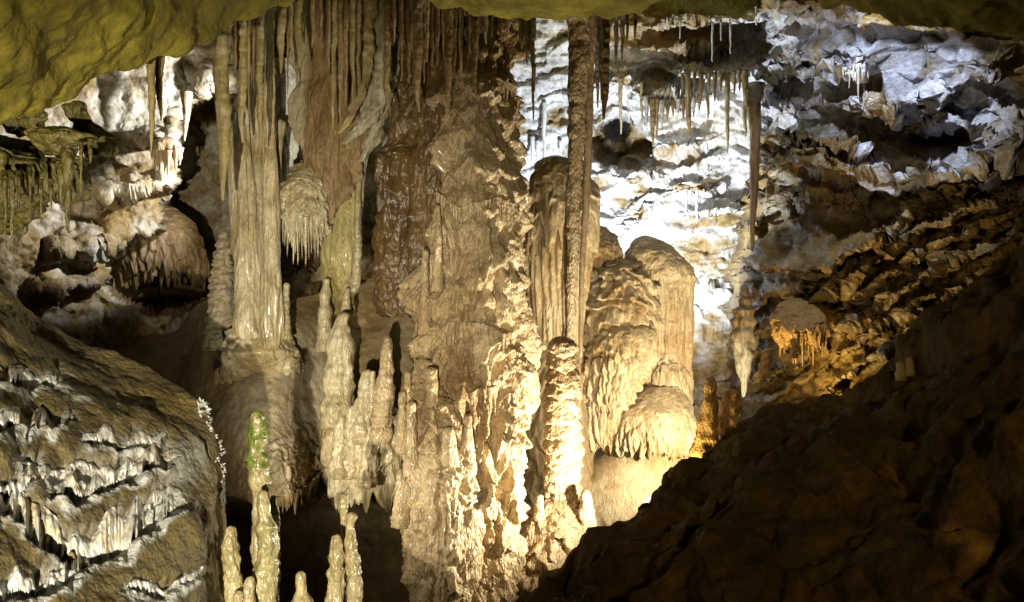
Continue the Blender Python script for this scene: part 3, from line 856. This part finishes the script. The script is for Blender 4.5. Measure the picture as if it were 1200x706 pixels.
# curved curtains
for i, (pts, lab) in enumerate((([(450, -40, 22, 8.2), (450, 40, 24, 8.2), (446, 95, 26, 8.2), (434, 135, 24, 8.2), (404, 170, 8, 8.2)], 'pale grey curtain stalactite curving left above the hanging shield'),
                                ([(462, -40, 16, 8.5), (460, 70, 16, 8.5), (448, 130, 14, 8.5), (434, 165, 10, 8.5), (424, 190, 5, 8.5)], 'grey curved curtain in shadow beside the brown flowstone'),
                                ([(430, -40, 20, 8.0), (428, 60, 18, 8.0), (420, 110, 14, 8.0), (408, 140, 10, 8.0), (396, 157, 5, 8.0)], 'tan curtain stalactite with curled tip, nearest the hanging shield'))):
    spike('curtain_stalactite', pts, M['curtain'] if i < 2 else M['olive'], None, lab, 'stalactite', 'curved curtain stalactites', seed=60 + i, seg=40, nrow=160, ky=.4, lump=.24, ring=.03, wob=.1)

# ------------------------------------------------------------------ flowstone right of the main column
fc = empty('flowstone_cascade', W(740, 700, 11.), 'golden tiered flowstone cascade right of the long thin column', 'flowstone')
dfl = lambda s, a1=.05: (lambda P, py, a: a1 * tiers(P, .28, .25, .05, s) + .03 * fbm(P, .3, 4, s + 1) - .034 * drape(P, 0.041, s + 2, 14))
dcap = lambda s: (lambda P, py, a: .03 * tiers(P, .2, .25, .04, s) + .07 * fbm(P, .4, 4, s + 1) + .014 * dome(P, .07, s + 4))
tube('upper_cap', [(748, 764, 276, 11.3), (741, 780, 285, 11.3), (735, 796, 300, 11.2), (735, 808, 316, 11.2), (737, 811, 327, 11.2), (742, 807, 332, 11.2)], M['gold'], fc, 240, 110, .85, dcap(201), rag=.04, ragw=.03, tip='top')
tube('upper_curtain', [(742, 806, 318, 11.2), (743, 808, 360, 11.2), (746, 807, 410, 11.2), (748, 806, 440, 11.2)], M['gold'], fc, 300, 150, .85, lambda P, py, a: -.080 * drape(P, 0.048, 203, 16) + .04, rag=.05, ragw=.03)
tube('middle_tier', [(752, 800, 420, 11.15), (746, 806, 436, 11.1), (740, 809, 455, 11.1), (738, 809, 472, 11.1)], M['gold'], fc, 260, 90, .85, dfl(206, .03), rag=.07, ragw=.03)
tube('lower_tier', [(750, 796, 452, 10.95), (734, 806, 464, 10.9), (714, 814, 486, 10.8), (708, 817, 504, 10.8), (708, 817, 526, 10.8)], M['gold'], fc, 340, 130, .85, lambda P, py, a: .05 * fbm(P, .4, 4, 209) + .015 * dome(P, .08, 211) - .070 * drape(P, .041, 210, 6) * sm(492, 510, py), rag=.10, ragw=.03)
tube('mound', [(722, 800, 505, 10.95), (708, 812, 522, 10.9), (680, 814, 545, 10.9), (655, 812, 575, 10.85), (630, 815, 640, 10.75), (600, 820, 760, 10.6)], M['gold'], fc, 240, 200, .8, lambda P, py, a: .05 * fbm(P, .6, 4, 212))
tube('bell', [(715, 745, 372, 10.8), (702, 764, 384, 10.7), (690, 770, 405, 10.65), (682, 762, 432, 10.6), (684, 742, 462, 10.6), (688, 724, 492, 10.65)], M['gold'], fc, 280, 200, .8, lambda P, py, a: .05 * fbm(P, .3, 4, 214) + .05 * tiers(P, .3, .3, .04, 215) - .080 * drape(P, 0.048, 216, 10) * sm(395, 420, py), rag=.10, ragw=.04, tip='top')
tube('inner_curtain', [(684, 726, 450, 10.75), (679, 730, 462, 10.65), (680, 730, 495, 10.65), (682, 728, 526, 10.7)], M['gold'], fc, 220, 110, .7, lambda P, py, a: .02 - .049 * drape(P, 0.041, 218, 10), rag=.12, ragw=.04, tip='top')
tube('drip_mass', [(704, 730, 300, 11.1), (694, 752, 325, 11.0), (684, 762, 350, 10.95), (678, 764, 380, 10.9), (676, 740, 405, 10.9), (680, 716, 425, 10.9)], M['gold'], fc, 280, 190, .8, lambda P, py, a: .12 * tiers(P, .24, .25, .05, 220) + .05 * dome(P, .14, 226, (1, 1, .7)) + .04 * fbm(P, .25, 4, 221) - .024 * drape(P, 0.041, 222, 8), rag=.10, ragw=.04, tip='top')
tube('upper_drips', [(690, 700, 262, 11.3), (680, 716, 275, 11.2), (676, 728, 300, 11.1), (684, 724, 325, 11.1)], M['gold'], fc, 160, 110, .8, dfl(224), rag=.15, ragw=.04, tip='top')
fringe('drip_fringe', [(686, 385, 10.62), (720, 374, 10.56), (756, 370, 10.62)], 44, 5, 22, 4, M['gold'], fc, 32, .1)
fringe('drip_fringe', [(680, 312, 10.95), (700, 316, 10.88), (722, 318, 10.95)], 30, 8, 36, 4, M['gold'], fc, 33, .1)

df = empty('draped_flowstone', W(655, 460, 10.4), 'tan draped flowstone column directly behind the long thin column', 'flowstone')
tube('dome', [(640, 660, 182, 10.6), (628, 680, 196, 10.5), (620, 696, 225, 10.45), (616, 700, 250, 10.4), (614, 698, 285, 10.4)], M['gold'], df, 240, 140, .8, lambda P, py, a: .04 * fbm(P, .35, 4, 231) + .06 * tiers(P, .3, .3, .05, 232), rag=.14, ragw=.05, tip='top')
tube('curtain', [(618, 694, 262, 10.45), (618, 690, 300, 10.4), (620, 682, 360, 10.4), (622, 678, 405, 10.4)], M['gold'], df, 300, 180, .75, lambda P, py, a: .03 - .062 * drape(P, 0.055, 234, 20), rag=.12, ragw=.05)
tube('foot', [(618, 682, 390, 10.6), (616, 684, 440, 10.6), (610, 690, 520, 10.6), (600, 700, 640, 10.5), (590, 710, 760, 10.4)], M['mud'], df, 160, 160, .7, lambda P, py, a: .06 * fbm(P, .4, 4, 236) + .05 * tiers(P, .35, .3, .05, 237))

# long thin column in front
tc_ = empty('thin_column', W(676, 410, 8.8), 'long thin brown column reaching from the ceiling down beside the main column', 'column')
spike('shaft', [(678, -30, 30, 8.8), (679, 20, 26, 8.8), (678, 80, 23, 8.8), (676, 180, 19, 8.8), (674, 280, 15, 8.8), (671, 360, 11, 8.8), (667, 412, 8, 8.8)], M['tan'], tc_, seed=11, seg=44, nrow=420, ring=.06, lump=.10, wob=.25)
spike('side_shaft', [(694, -30, 12, 8.9), (692, 60, 11, 8.9), (690, 160, 10, 8.9), (686, 260, 8, 8.9), (682, 340, 6, 8.9), (681, 420, 5, 8.9)], M['pink'], tc_, seed=12, seg=20, nrow=200, ring=.05, lump=.06)
spike('side_shaft', [(664, 240, 3, 8.85), (662, 300, 6, 8.85), (662, 370, 7, 8.85), (663, 415, 8, 8.85)], M['pink'], tc_, seed=13, seg=14, nrow=80, ring=.06)

# banded stalagmite
bs = empty('banded_stalagmite', W(660, 680, 8.6), 'thick banded tan stalagmite standing right of the main column', 'stalagmite')


def dband(P, py, a):
    ph = py / 17. + 1.1 * pn(P[..., 0] * 3, P[..., 1] * 3, P[..., 2] * 1.2, 241) + .25 * pn(P[..., 0] * 20, P[..., 1] * 20, P[..., 2] * 4, 242)
    t = ph - np.floor(ph)
    return .040 * np.sqrt(t) * (1 - sm(.78, 1, t)) + .03 * fbm(P, .15, 4, 243) + .02 * (.5 - cell(P, .06, 244))


tube('shaft', [(650, 664, 394, 8.5), (645, 673, 408, 8.5), (644, 675, 440, 8.5), (641, 679, 480, 8.5), (641, 680, 530, 8.5), (642, 677, 575, 8.5), (636, 682, 605, 8.5)], M['tan'], bs, 160, 330, 1, dband, tip='top', tint=lambda P, py: .9 * (1 - sm(398, 412, py)))
tube('base', [(634, 684, 580, 8.45), (622, 696, 600, 8.4), (612, 702, 625, 8.35), (604, 708, 660, 8.3), (600, 712, 760, 8.3)], M['tan'], bs, 180, 160, .9, lambda P, py, a: .07 * tiers(P, .16, .16, .04, 246) + .05 * fbm(P, .25, 4, 247), tip='top', tint=lambda P, py: .35 + 0 * py)
spike('knob', [(688, 625, 22, 8.15), (687, 600, 18, 8.15), (686, 574, 11, 8.15)], M['tan'], bs, seed=15, nrow=50, seg=24, ring=.1, lump=.2)
spike('knob', [(630, 610, 14, 8.2), (631, 592, 11, 8.2), (632, 580, 8, 8.2)], M['tan'], bs, seed=16, nrow=30, seg=16, ring=.1, lump=.2)

# spindle, orange stalagmites
sp = [(873, 334, 4, 10.6), (873, 342, 9, 10.6), (874, 347, 8, 10.6), (874, 352, 16, 10.6), (874, 358, 13, 10.6), (873, 364, 24, 10.6), (873, 370, 22, 10.6), (872, 377, 31, 10.6), (872, 384, 27, 10.6), (872, 391, 30, 10.6), (872, 400, 27, 10.6), (872, 415, 24, 10.6), (872, 432, 16, 10.6), (872, 450, 8, 10.6), (871, 466, 3, 10.6)]
spike('spindle_dripstone', sp, M['dbrown'], None, 'spindle shaped banded dripstone hanging off the edge of the right wall', 'dripstone', seed=17, seg=40, nrow=160, ring=.05, lump=.22, wob=.05, tint=lambda P, py: np.clip(sm(375, 430, py) + .4 * fbm(P, .1, 3, 255), 0, 1))
for pts, lab, sd in (([(822, 552, 46, 7.6), (826, 520, 32, 7.6), (832, 485, 21, 7.6), (834, 460, 15, 7.6), (835, 441, 9, 7.6)], 'taller orange brown stalagmite on the edge of the dark slope', 21),
                     ([(855, 520, 28, 7.7), (855, 490, 24, 7.7), (856, 470, 20, 7.7), (856, 456, 14, 7.7)], 'shorter blunt orange stalagmite beside the taller one on the dark slope', 22),
                     ([(895, 445, 14, 8.2), (897, 425, 11, 8.2), (899, 408, 7, 8.2)], 'small orange stalagmite on the golden ledge of the right wall', 23),
                     ([(930, 420, 9, 8.0), (931, 408, 8, 8.0), (931, 396, 5, 8.0)], 'tiny orange stalagmite under the golden drips of the right wall', 24)):
    spike('stalagmite', pts, M['orange'], None, lab, 'stalagmite', 'orange stalagmites on the right', seed=sd, seg=28, nrow=70, ring=.10, lump=.22)
for i, (x, y) in enumerate(((1056, 432), (1066, 427))):
    spike('stalagmite', [(x, y + 14, 13, at_slope(x, y + 10)), (x, y, 11, at_slope(x, y + 10)), (x, y - 9, 7, at_slope(x, y + 10))], M['olive'], None, ('left' if i == 0 else 'right') + ' of the two tiny yellowish knobs on the dark slope', 'stalagmite', 'tiny knobs on the dark slope', seed=30 + i, nrow=20)
dr = empty('golden_drips', W(940, 420, 8.6), 'golden dripping flowstone patch on the right wall above the dark slope', 'flowstone')
tube('drip_lump', [(926, 950, 344, 9.5), (916, 966, 358, 9.1), (908, 978, 374, 8.85), (908, 982, 388, 8.8), (914, 972, 400, 8.8)], M['orange'], dr, 140, 70, .6, lambda P, py, a: .05 * tiers(P, .15, .12, .03, 251) + .04 * fbm(P, .2, 3, 252), rag=.12, ragw=.04, tip='top')
fringe('drip_fringe', [(910, 388, 8.75), (930, 396, 8.6), (955, 396, 8.6), (978, 388, 8.7)], 40, 8, 40, 5, M['orange'], dr, 41, .1)

# ------------------------------------------------------------------ stalactites, each on its own
ORD = ['', '1st', '2nd', '3rd'] + ['%dth' % i for i in range(4, 60)]


def cluster(items, what, where, mat, group, Y, top=None, seed=0, surf=None, thin=1., **k):
    """items: (px, root py, tip py, width px[, bend px]); labels count from the left"""
    items = sorted(items)
    for i, it in enumerate(items):
        x, y0, y1, w_ = it[:4]
        w_ *= thin
        b = it[4] if len(it) > 4 else 0
        rnd = random.Random(seed * 100 + i)
        Yi = Y + rnd.uniform(-.18, .18) if surf is None else surf(x, y0 + 2, 4.) - .04
        yt = y0 if top is None else top
        pts = [(x, yt, w_ * 1.1, Yi), (x, y0 * .6 + y1 * .4, w_ * .92, Yi), (x - b * .5, y0 * .3 + y1 * .7, w_ * .66, Yi), (x + b, y1, max(1.2, w_ * .16), Yi)]
        m = mat[i % len(mat)] if isinstance(mat, list) else mat
        spike('stalactite', pts, m, None, '%s, %s from left %s' % (what, ORD[i + 1], where), 'stalactite', group, seed=seed * 50 + i, seg=14 if w_ < 9 else 22, nrow=max(24, int((y1 - yt) * .6)), ring=.07, lump=.11, wob=.35, tint=lambda P, py: np.clip(.5 * fbm(P, .3, 2, seed + i), 0, .6), **k)


at_back, at_right = depth_of(wall_back), depth_of(wall_right)
O, D, G_, C_ = M['olive'], M['dbrown'], M['grey'], M['cream']
cluster([(178, 60, 180, 9), (188, 60, 142, 9)], 'dark stalactite', 'of the pair hanging from the yellow ceiling lip', O, 'stalactites on the ceiling lip', 4.15, 62, 1)
cluster([(263, 20, 236, 19, -2), (283, 15, 168, 13), (291, 15, 130, 4), (304, 20, 180, 9), (330, 0, 87, 10), (337, 0, 112, 3), (350, 0, 80, 10), (366, 0, 56, 6), (341, 0, 60, 5), (297, 15, 105, 5), (276, 20, 92, 5)],
        'olive brown stalactite', 'in front of the pale columns', [O, D, O], 'stalactites in front of the pale columns', 7.4, -60, 2)
cluster([(391, 0, 152, 9), (399, 0, 142, 8), (406, 0, 126, 7), (413, 0, 118, 7), (419, 0, 100, 6), (386, 0, 90, 5), (376, 0, 48, 5)], 'straight brown stalactite', 'above the hanging shield', [D, D, O], 'stalactites above the hanging shield', 7.6, -60, 3)
cluster([(455, 10, 137, 9, 3), (470, 5, 96, 5), (478, 5, 98, 6), (491, 3, 132, 13, 2), (497, 5, 98, 5), (501, 5, 73, 6), (506, 5, 79, 6), (513, 8, 78, 7), (519, 8, 70, 5), (526, 8, 131, 11, -2), (533, 12, 93, 6), (541, 15, 90, 6), (556, 20, 116, 9), (549, 18, 70, 5), (484, 3, 60, 5), (462, 5, 50, 4), (569, 20, 52, 5), (577, 22, 44, 4), (586, 22, 48, 5), (595, 22, 40, 4)],
        'brown stalactite', 'in the row before the main column', [M['dbrown'], M['pink'], M['dbrown']], 'stalactite row before the main column', 7.5, -12, 4)
cluster([(611, 20, 58, 8), (618, 20, 76, 9), (625, 20, 142, 6)], 'brown stalactite', 'hanging at the right shoulder of the main column', D, 'stalactites at the right shoulder of the main column', 7.7, 4, 5)
cluster([(700, 20, 128, 7), (705, 20, 118, 4), (711, 15, 141, 15), (722, 12, 80, 6), (729, 10, 72, 6), (735, 8, 52, 4), (744, 6, 46, 5)], 'grey brown stalactite', 'just right of the long thin column', [G_, D, D, G_], 'stalactites right of the long thin column', 7.8, -20, 6)
cluster([(727, 92, 158, 5), (752, 96, 156, 4)], 'thin yellowish stalactite', 'before the bright back wall', C_, 'thin stalactites before the back wall', 12.7, None, 7, at_back)
cluster([(757, 112, 150, 5), (765, 115, 172, 7), (770, 115, 163, 5), (776, 117, 150, 6), (782, 117, 140, 5), (788, 117, 137, 4), (795, 116, 134, 5), (801, 115, 142, 4), (807, 114, 162, 7), (813, 114, 138, 4), (820, 113, 130, 4), (829, 112, 140, 4)], 'short brown stalactite', 'under the lower ledge of the back wall', [G_, D, D], 'stalactites under the lower ledge', 12.35, None, 8, at_back)
cluster([(800, 86, 108, 4), (806, 86, 128, 6), (814, 86, 112, 4), (822, 86, 118, 5), (831, 86, 110, 4), (838, 86, 120, 5), (845, 86, 108, 4), (852, 86, 181, 6), (861, 84, 112, 4), (867, 82, 108, 4), (873, 82, 162, 7)], 'brown stalactite', 'under the long upper ledge of the back wall', [D, O, D], 'stalactites under the upper ledge', 11.95, None, 9, at_back)
spike('stalactite', [(886, 98, 22, 12.2), (884, 112, 19, 11.5), (883, 126, 16, 11.0), (884, 160, 13, 10.9), (883, 230, 9, 10.9), (881, 296, 3, 10.9)], D, None, 'longest dark stalactite, alone at the left edge of the right wall', 'stalactite', seed=71, seg=22, nrow=120, ring=.04)
cluster([(835, 26, 73, 2.4), (845, 26, 48, 2), (856, 26, 64, 2.4), (797, 24, 46, 2), (886, 8, 30, 3)], 'thin white soda straw', 'under the olive boulders of the far ceiling', M['white'], 'soda straws on the far ceiling', 12.2, None, 10, at_back)
cluster([(638, 120, 198, 5), (624, 160, 195, 5), (630, 165, 192, 5), (657, 165, 186, 4)], 'white stalactite', 'in the gap between main column and long thin column', M['white'], 'white stalactites in the gap', 11.4, None, 11, at_back)
cluster([(817, 222, 262, 4), (804, 224, 252, 4), (790, 228, 245, 3)], 'white stalactite', 'dripping from the bright sloping ledge of the back wall', M['white'], 'white stalactites on the sloping ledge', 13.0, None, 12, at_back)
cluster([(1006, 77, 118, 4), (995, 82, 104, 3), (1000.5, 76, 96, 3), (1012, 80, 108, 4), (988, 79, 91, 2.5), (1017, 84, 97, 2.5)], 'white stalactite', 'of the small white fringe on the right wall', G_, 'white fringe on the right wall', 8.25, None, 13, at_right, thin=.75)
ps = empty('pink_dripstone', W(200, 170, 10.2), 'pinkish dripstone clump with short drips at the edge of the dark alcove', 'dripstone')
tube('lump', [(186, 206, 160, 10.4), (180, 211, 168, 10.3), (178, 212, 180, 10.3)], M['pink'], ps, 100, 50, .7, lambda P, py, a: .04 * fbm(P, .15, 4, 261), rag=.08, ragw=.03, tip='top')
fringe('drip_fringe', [(178, 180, 10.15), (195, 182, 10.0), (212, 178, 10.1)], 22, 8, 28, 6, M['pink'], ps, 43, .2)
spike('stalactite', [(219, 108, 14, 10.3), (218, 135, 8, 10.3), (216, 166, 2, 10.3)], M['pink'], None, 'single pinkish stalactite at the top edge of the dark alcove', 'stalactite', seed=72, nrow=50, seg=16)
ad = empty('alcove_drapery', W(180, 340, 11.6), 'dim brown flowstone drapery at the foot of the dark alcove', 'flowstone')
tube('drapery', [(150, 190, 236, 12.6), (135, 215, 250, 12.4), (128, 236, 280, 12.2), (130, 240, 310, 12.2), (135, 238, 330, 12.3)], M['dbrown'], ad, 220, 160, .6, lambda P, py, a: .05 * fbm(P, .4, 4, 265) - .09 * flute(P, .09, 266, 6) * sm(260, 290, py) + .05 * tiers(P, .4, .3, .05, 267), rag=.22, ragw=.05, tip='top')

# yellow dripping boulder under the ceiling on the left
yb = empty('dripping_rock', W(40, 260, 4.2), 'dark yellow green dripping rock under the ceiling at the left edge', 'rock')
dyb = lambda P, py, a: .14 * fbm(P, .35, 4, 271) + .05 * tiers(P, .22, .16, .04, 272)
for i, (nm, rows_) in enumerate((('lobe', [(-140, 30, 150, 4.5), (-150, 62, 175, 4.4), (-150, 50, 205, 4.4), (-150, 58, 240, 4.45), (-140, 44, 285, 4.6)]),
                                 ('lobe', [(-80, -10, 160, 4.0), (-90, 10, 180, 3.9), (-90, 14, 205, 3.9), (-80, 2, 226, 4.0)]),
                                 ('lobe', [(8, 30, 178, 4.1), (-2, 44, 192, 4.0), (0, 42, 212, 4.0), (10, 34, 232, 4.1)]),
                                 ('lobe', [(44, 66, 184, 4.15), (36, 78, 196, 4.1), (40, 80, 215, 4.1), (48, 72, 232, 4.2)]),
                                 ('lobe', [(62, 80, 178, 4.2), (66, 94, 190, 4.15), (70, 92, 215, 4.15), (74, 88, 240, 4.2)]),
                                 ('knob', [(54, 76, 148, 4.2), (46, 88, 162, 4.15), (50, 86, 186, 4.2)]),
                                 ('shelf', [(-60, 70, 118, 4.6), (-60, 96, 130, 4.6), (-40, 88, 150, 4.7)]),
                                 ('side_lobe', [(82, 100, 118, 4.6), (84, 110, 145, 4.6), (92, 124, 168, 4.6), (102, 122, 182, 4.6)]))):
    tube(nm, rows_, M['ydrip'], yb, 120, 90, .7, lambda P, py, a: .08 * fbm(P, .22, 4, 271 + i) + .05 * tiers(P, .2, .14, .04, 272 + i), rag=.06, tip='both')
for i, (x, y0, y1, w_) in enumerate(((6, 215, 280, 6), (14, 215, 298, 6), (22, 215, 250, 4), (35, 210, 262, 4), (48, 225, 264, 4), (80, 190, 272, 12), (72, 205, 240, 8), (60, 225, 244, 4), (95, 178, 230, 4), (106, 178, 192, 5), (-6, 215, 262, 5))):
    spike('drip', [(x, y0 - 15, w_ * 1.4, 3.72), (x, y0, w_ * 1.1, 3.68), (x, (y0 + y1) / 2, w_ * .7, 3.68), (x, y1, w_ * .3, 3.68)], M['ydrip'], yb, seed=80 + i, nrow=40)

# ------------------------------------------------------------------ stalagmites of the middle group
ST = [
    ('cream stalagmite right of the pale columns, standing in front of a dark shadow', C_, [(380, 412, 22, 8.5), (379, 385, 17, 8.5), (380, 350, 13, 8.5), (382, 326, 7, 8.5)], dict(ring=.12, lump=.14)),
    ('small cream stalagmite rising behind the broad stepped stalagmite', C_, [(403, 390, 16, 8.6), (405, 360, 11, 8.6), (407, 337, 5, 8.6)], dict(ring=.1, lump=.12)),
    ('broad stepped cream stalagmite in the middle group', C_, [(398, 500, 40, 8.3), (398, 455, 36, 8.3), (398, 425, 33, 8.3), (399, 402, 27, 8.3), (401, 380, 18, 8.3), (404, 366, 8, 8.3)], dict(ring=.14, lump=.16, seg=40)),
    ('tan stalagmite with bright tip closest to the main column', M['tan'], [(447, 520, 26, 8.0), (447, 470, 24, 8.0), (449, 440, 18, 8.0), (451, 410, 12, 8.0), (452, 394, 7, 8.0)], dict(ring=.14, lump=.14, seg=32)),
    ('yellowish blunt stalagmite between the stepped stalagmite and the bright tipped one', C_, [(424, 520, 26, 8.15), (424, 480, 20, 8.15), (426, 450, 15, 8.15), (427, 433, 10, 8.15)], dict(ring=.1, lump=.18, seg=28)),
    ('slim stalagmite just left of the bright tipped one', C_, [(436, 490, 12, 8.1), (436, 455, 9, 8.1), (437, 434, 6, 8.1)], dict(ring=.1, lump=.12)),
    ('low rounded cream stalagmite at the foot of the stepped one', C_, [(412, 560, 28, 8.2), (412, 520, 24, 8.2), (413, 492, 18, 8.2), (414, 474, 10, 8.2)], dict(ring=.1, lump=.2, seg=30)),
    ('short pale knob left of the low rounded stalagmite', C_, [(397, 560, 20, 8.15), (397, 525, 17, 8.15), (398, 498, 13, 8.15), (399, 486, 8, 8.15)], dict(ring=.1, lump=.2, seg=26)),
    ('squat yellowish stalagmite at the foot of the bright tipped one', C_, [(430, 570, 24, 8.1), (430, 540, 20, 8.1), (431, 515, 15, 8.1), (432, 498, 9, 8.1)], dict(ring=.1, lump=.2, seg=26)),
]
for i, (lab, m, pts, k) in enumerate(ST):
    spike('stalagmite', pts, m, None, lab, 'stalagmite', 'stalagmites of the middle group', seed=100 + i, nrow=90, wob=.3, **k)


def drib(P, py, a):
    ph = py / 10. + 1.2 * pn(P[..., 0] * 4, P[..., 1] * 4, P[..., 2] * 1.5, 301)
    t = ph - np.floor(ph)
    return .030 * np.sqrt(t) * (1 - sm(.75, 1, t)) + .03 * fbm(P, .15, 4, 302) + .02 * dome(P, .06, 303) - .02


rs = tube('stalagmite', [(259, 265, 270, 9.0), (254, 269, 288, 9.0), (250, 271, 312, 9.0), (247, 273, 340, 9.0), (243, 275, 372, 9.0), (240, 278, 410, 9.0)], M['dbrown'], None, 80, 170, 1, drib, tip='top', tint=lambda P, py: .75 + 0 * py)
tag(rs, 'grey ribbed stalagmite beside the dark alcove, left of the pale columns', 'stalagmite', 'stalagmites of the middle group')
mm = tube('flowstone_mound', [(392, 470, 468, 8.5), (384, 478, 500, 8.4), (384, 480, 540, 8.35), (392, 474, 575, 8.4)], M['cream'], None, 200, 160, .6, lambda P, py, a: .08 * tiers(P, .35, .2, .06, 281) + .06 * fbm(P, .3, 4, 282), rag=.2, ragw=.07, tip='top')
tag(mm, 'lumpy cream flowstone mound carrying the middle stalagmites', 'flowstone')

# front stalagmites at the bottom edge
alg = lambda P, py: np.clip((1 - sm(540, 590, py)) * (.62 + 1.9 * fbm(P, .09, 3, 291)), 0, 1)
FR = [
    ('tall green algae covered stalagmite near the bottom edge', M['green'], [(306, 760, 20, 5.3), (305, 640, 16, 5.3), (304, 585, 18, 5.3), (305, 560, 24, 5.3), (305, 540, 24, 5.3), (302, 528, 18, 5.3), (305, 510, 22, 5.3), (304, 490, 17, 5.3), (303, 480, 9, 5.3)], alg),
    ('cream stalagmite standing in front of the green one', M['green'], [(316, 770, 30, 5.1), (315, 690, 27, 5.1), (315, 640, 25, 5.1), (313, 615, 23, 5.1), (312, 605, 15, 5.1), (310, 590, 13, 5.1), (309, 574, 9, 5.1)], lambda P, py: .25 + 0 * py),
    ('slim greenish stalagmite right behind the green one', M['green'], [(322, 760, 12, 5.35), (322, 660, 11, 5.35), (322, 610, 10, 5.35), (321, 580, 7, 5.35)], lambda P, py: .7 + 0 * py),
    ('cream stalagmite left of the green one, beside the rock', M['green'], [(272, 780, 26, 5.0), (271, 700, 22, 5.0), (270, 665, 20, 5.0), (269, 645, 21, 5.0), (270, 628, 15, 5.0), (270, 616, 9, 5.0)], lambda P, py: .12 + 0 * py),
    ('low cream stalagmite between the left one and the green one', M['green'], [(291, 780, 20, 4.95), (291, 710, 17, 4.95), (292, 690, 13, 4.95), (293, 676, 8, 4.95)], lambda P, py: .1 + 0 * py),
    ('stubby cream stalagmite at the very bottom edge, leftmost of the front group', M['green'], [(280, 790, 16, 4.9), (280, 710, 13, 4.9), (281, 692, 9, 4.9)], lambda P, py: .1 + 0 * py),
    ('short two headed stalagmite between the green one and the bottom pair', M['green'], [(358, 780, 30, 5.1), (358, 712, 26, 5.1), (357, 700, 20, 5.1), (357, 690, 12, 5.1), (356, 680, 13, 5.1), (356, 669, 8, 5.1)], lambda P, py: .1 + 0 * py),
    ('left of the two knobbly cream stalagmites at the bottom edge', M['green'], [(392, 780, 22, 5.3), (392, 706, 20, 5.3), (393, 665, 18, 5.3), (393, 640, 15, 5.3), (394, 626, 9, 5.3)], lambda P, py: .05 + 0 * py),
    ('right of the two knobbly cream stalagmites at the bottom edge, with pinched neck', M['green'], [(413, 780, 20, 5.3), (413, 706, 18, 5.3), (412, 660, 16, 5.3), (411, 630, 14, 5.3), (411, 618, 9, 5.3), (411, 607, 14, 5.3), (411, 600, 9, 5.3)], lambda P, py: .02 + 0 * py),
    ('thin stalagmite with rounded head just behind the bottom pair', M['green'], [(402, 780, 10, 5.6), (403, 650, 8, 5.6), (403, 606, 7, 5.6), (403, 592, 12, 5.6), (403, 578, 8, 5.6)], lambda P, py: .12 + 0 * py),
]
for i, (lab, m, pts, tf) in enumerate(FR):
    spike('stalagmite', pts, m, None, lab, 'stalagmite', 'stalagmites at the bottom edge', seed=130 + i, nrow=110, seg=32, ring=.08, lump=.15, wob=.25, tint=tf)
# ground they stand on
xs, ys = np.meshgrid(np.linspace(-3.2, 0.2, 150), np.linspace(2.6, 7.4, 160))
P = np.stack([xs, ys, 0 * xs], -1)
P[..., 2] = 2.15 - .55 * np.abs(ys - 5.1) ** 1.3 - .25 * np.clip(xs + .9, 0, 9) ** 2 * 4 + .16 * fbm(P, .5, 5, 295)
tag(mk('ground_mound', P, quads(*P.shape[:2])[:, ::-1], M['dark'], loc=(-1.5, 5, 1)), 'dark ground under the front stalagmites', None, None, 'structure')

print('TRIS', sum(len(o.data.polygons) * 2 for o in bpy.data.objects if o.type == 'MESH'))
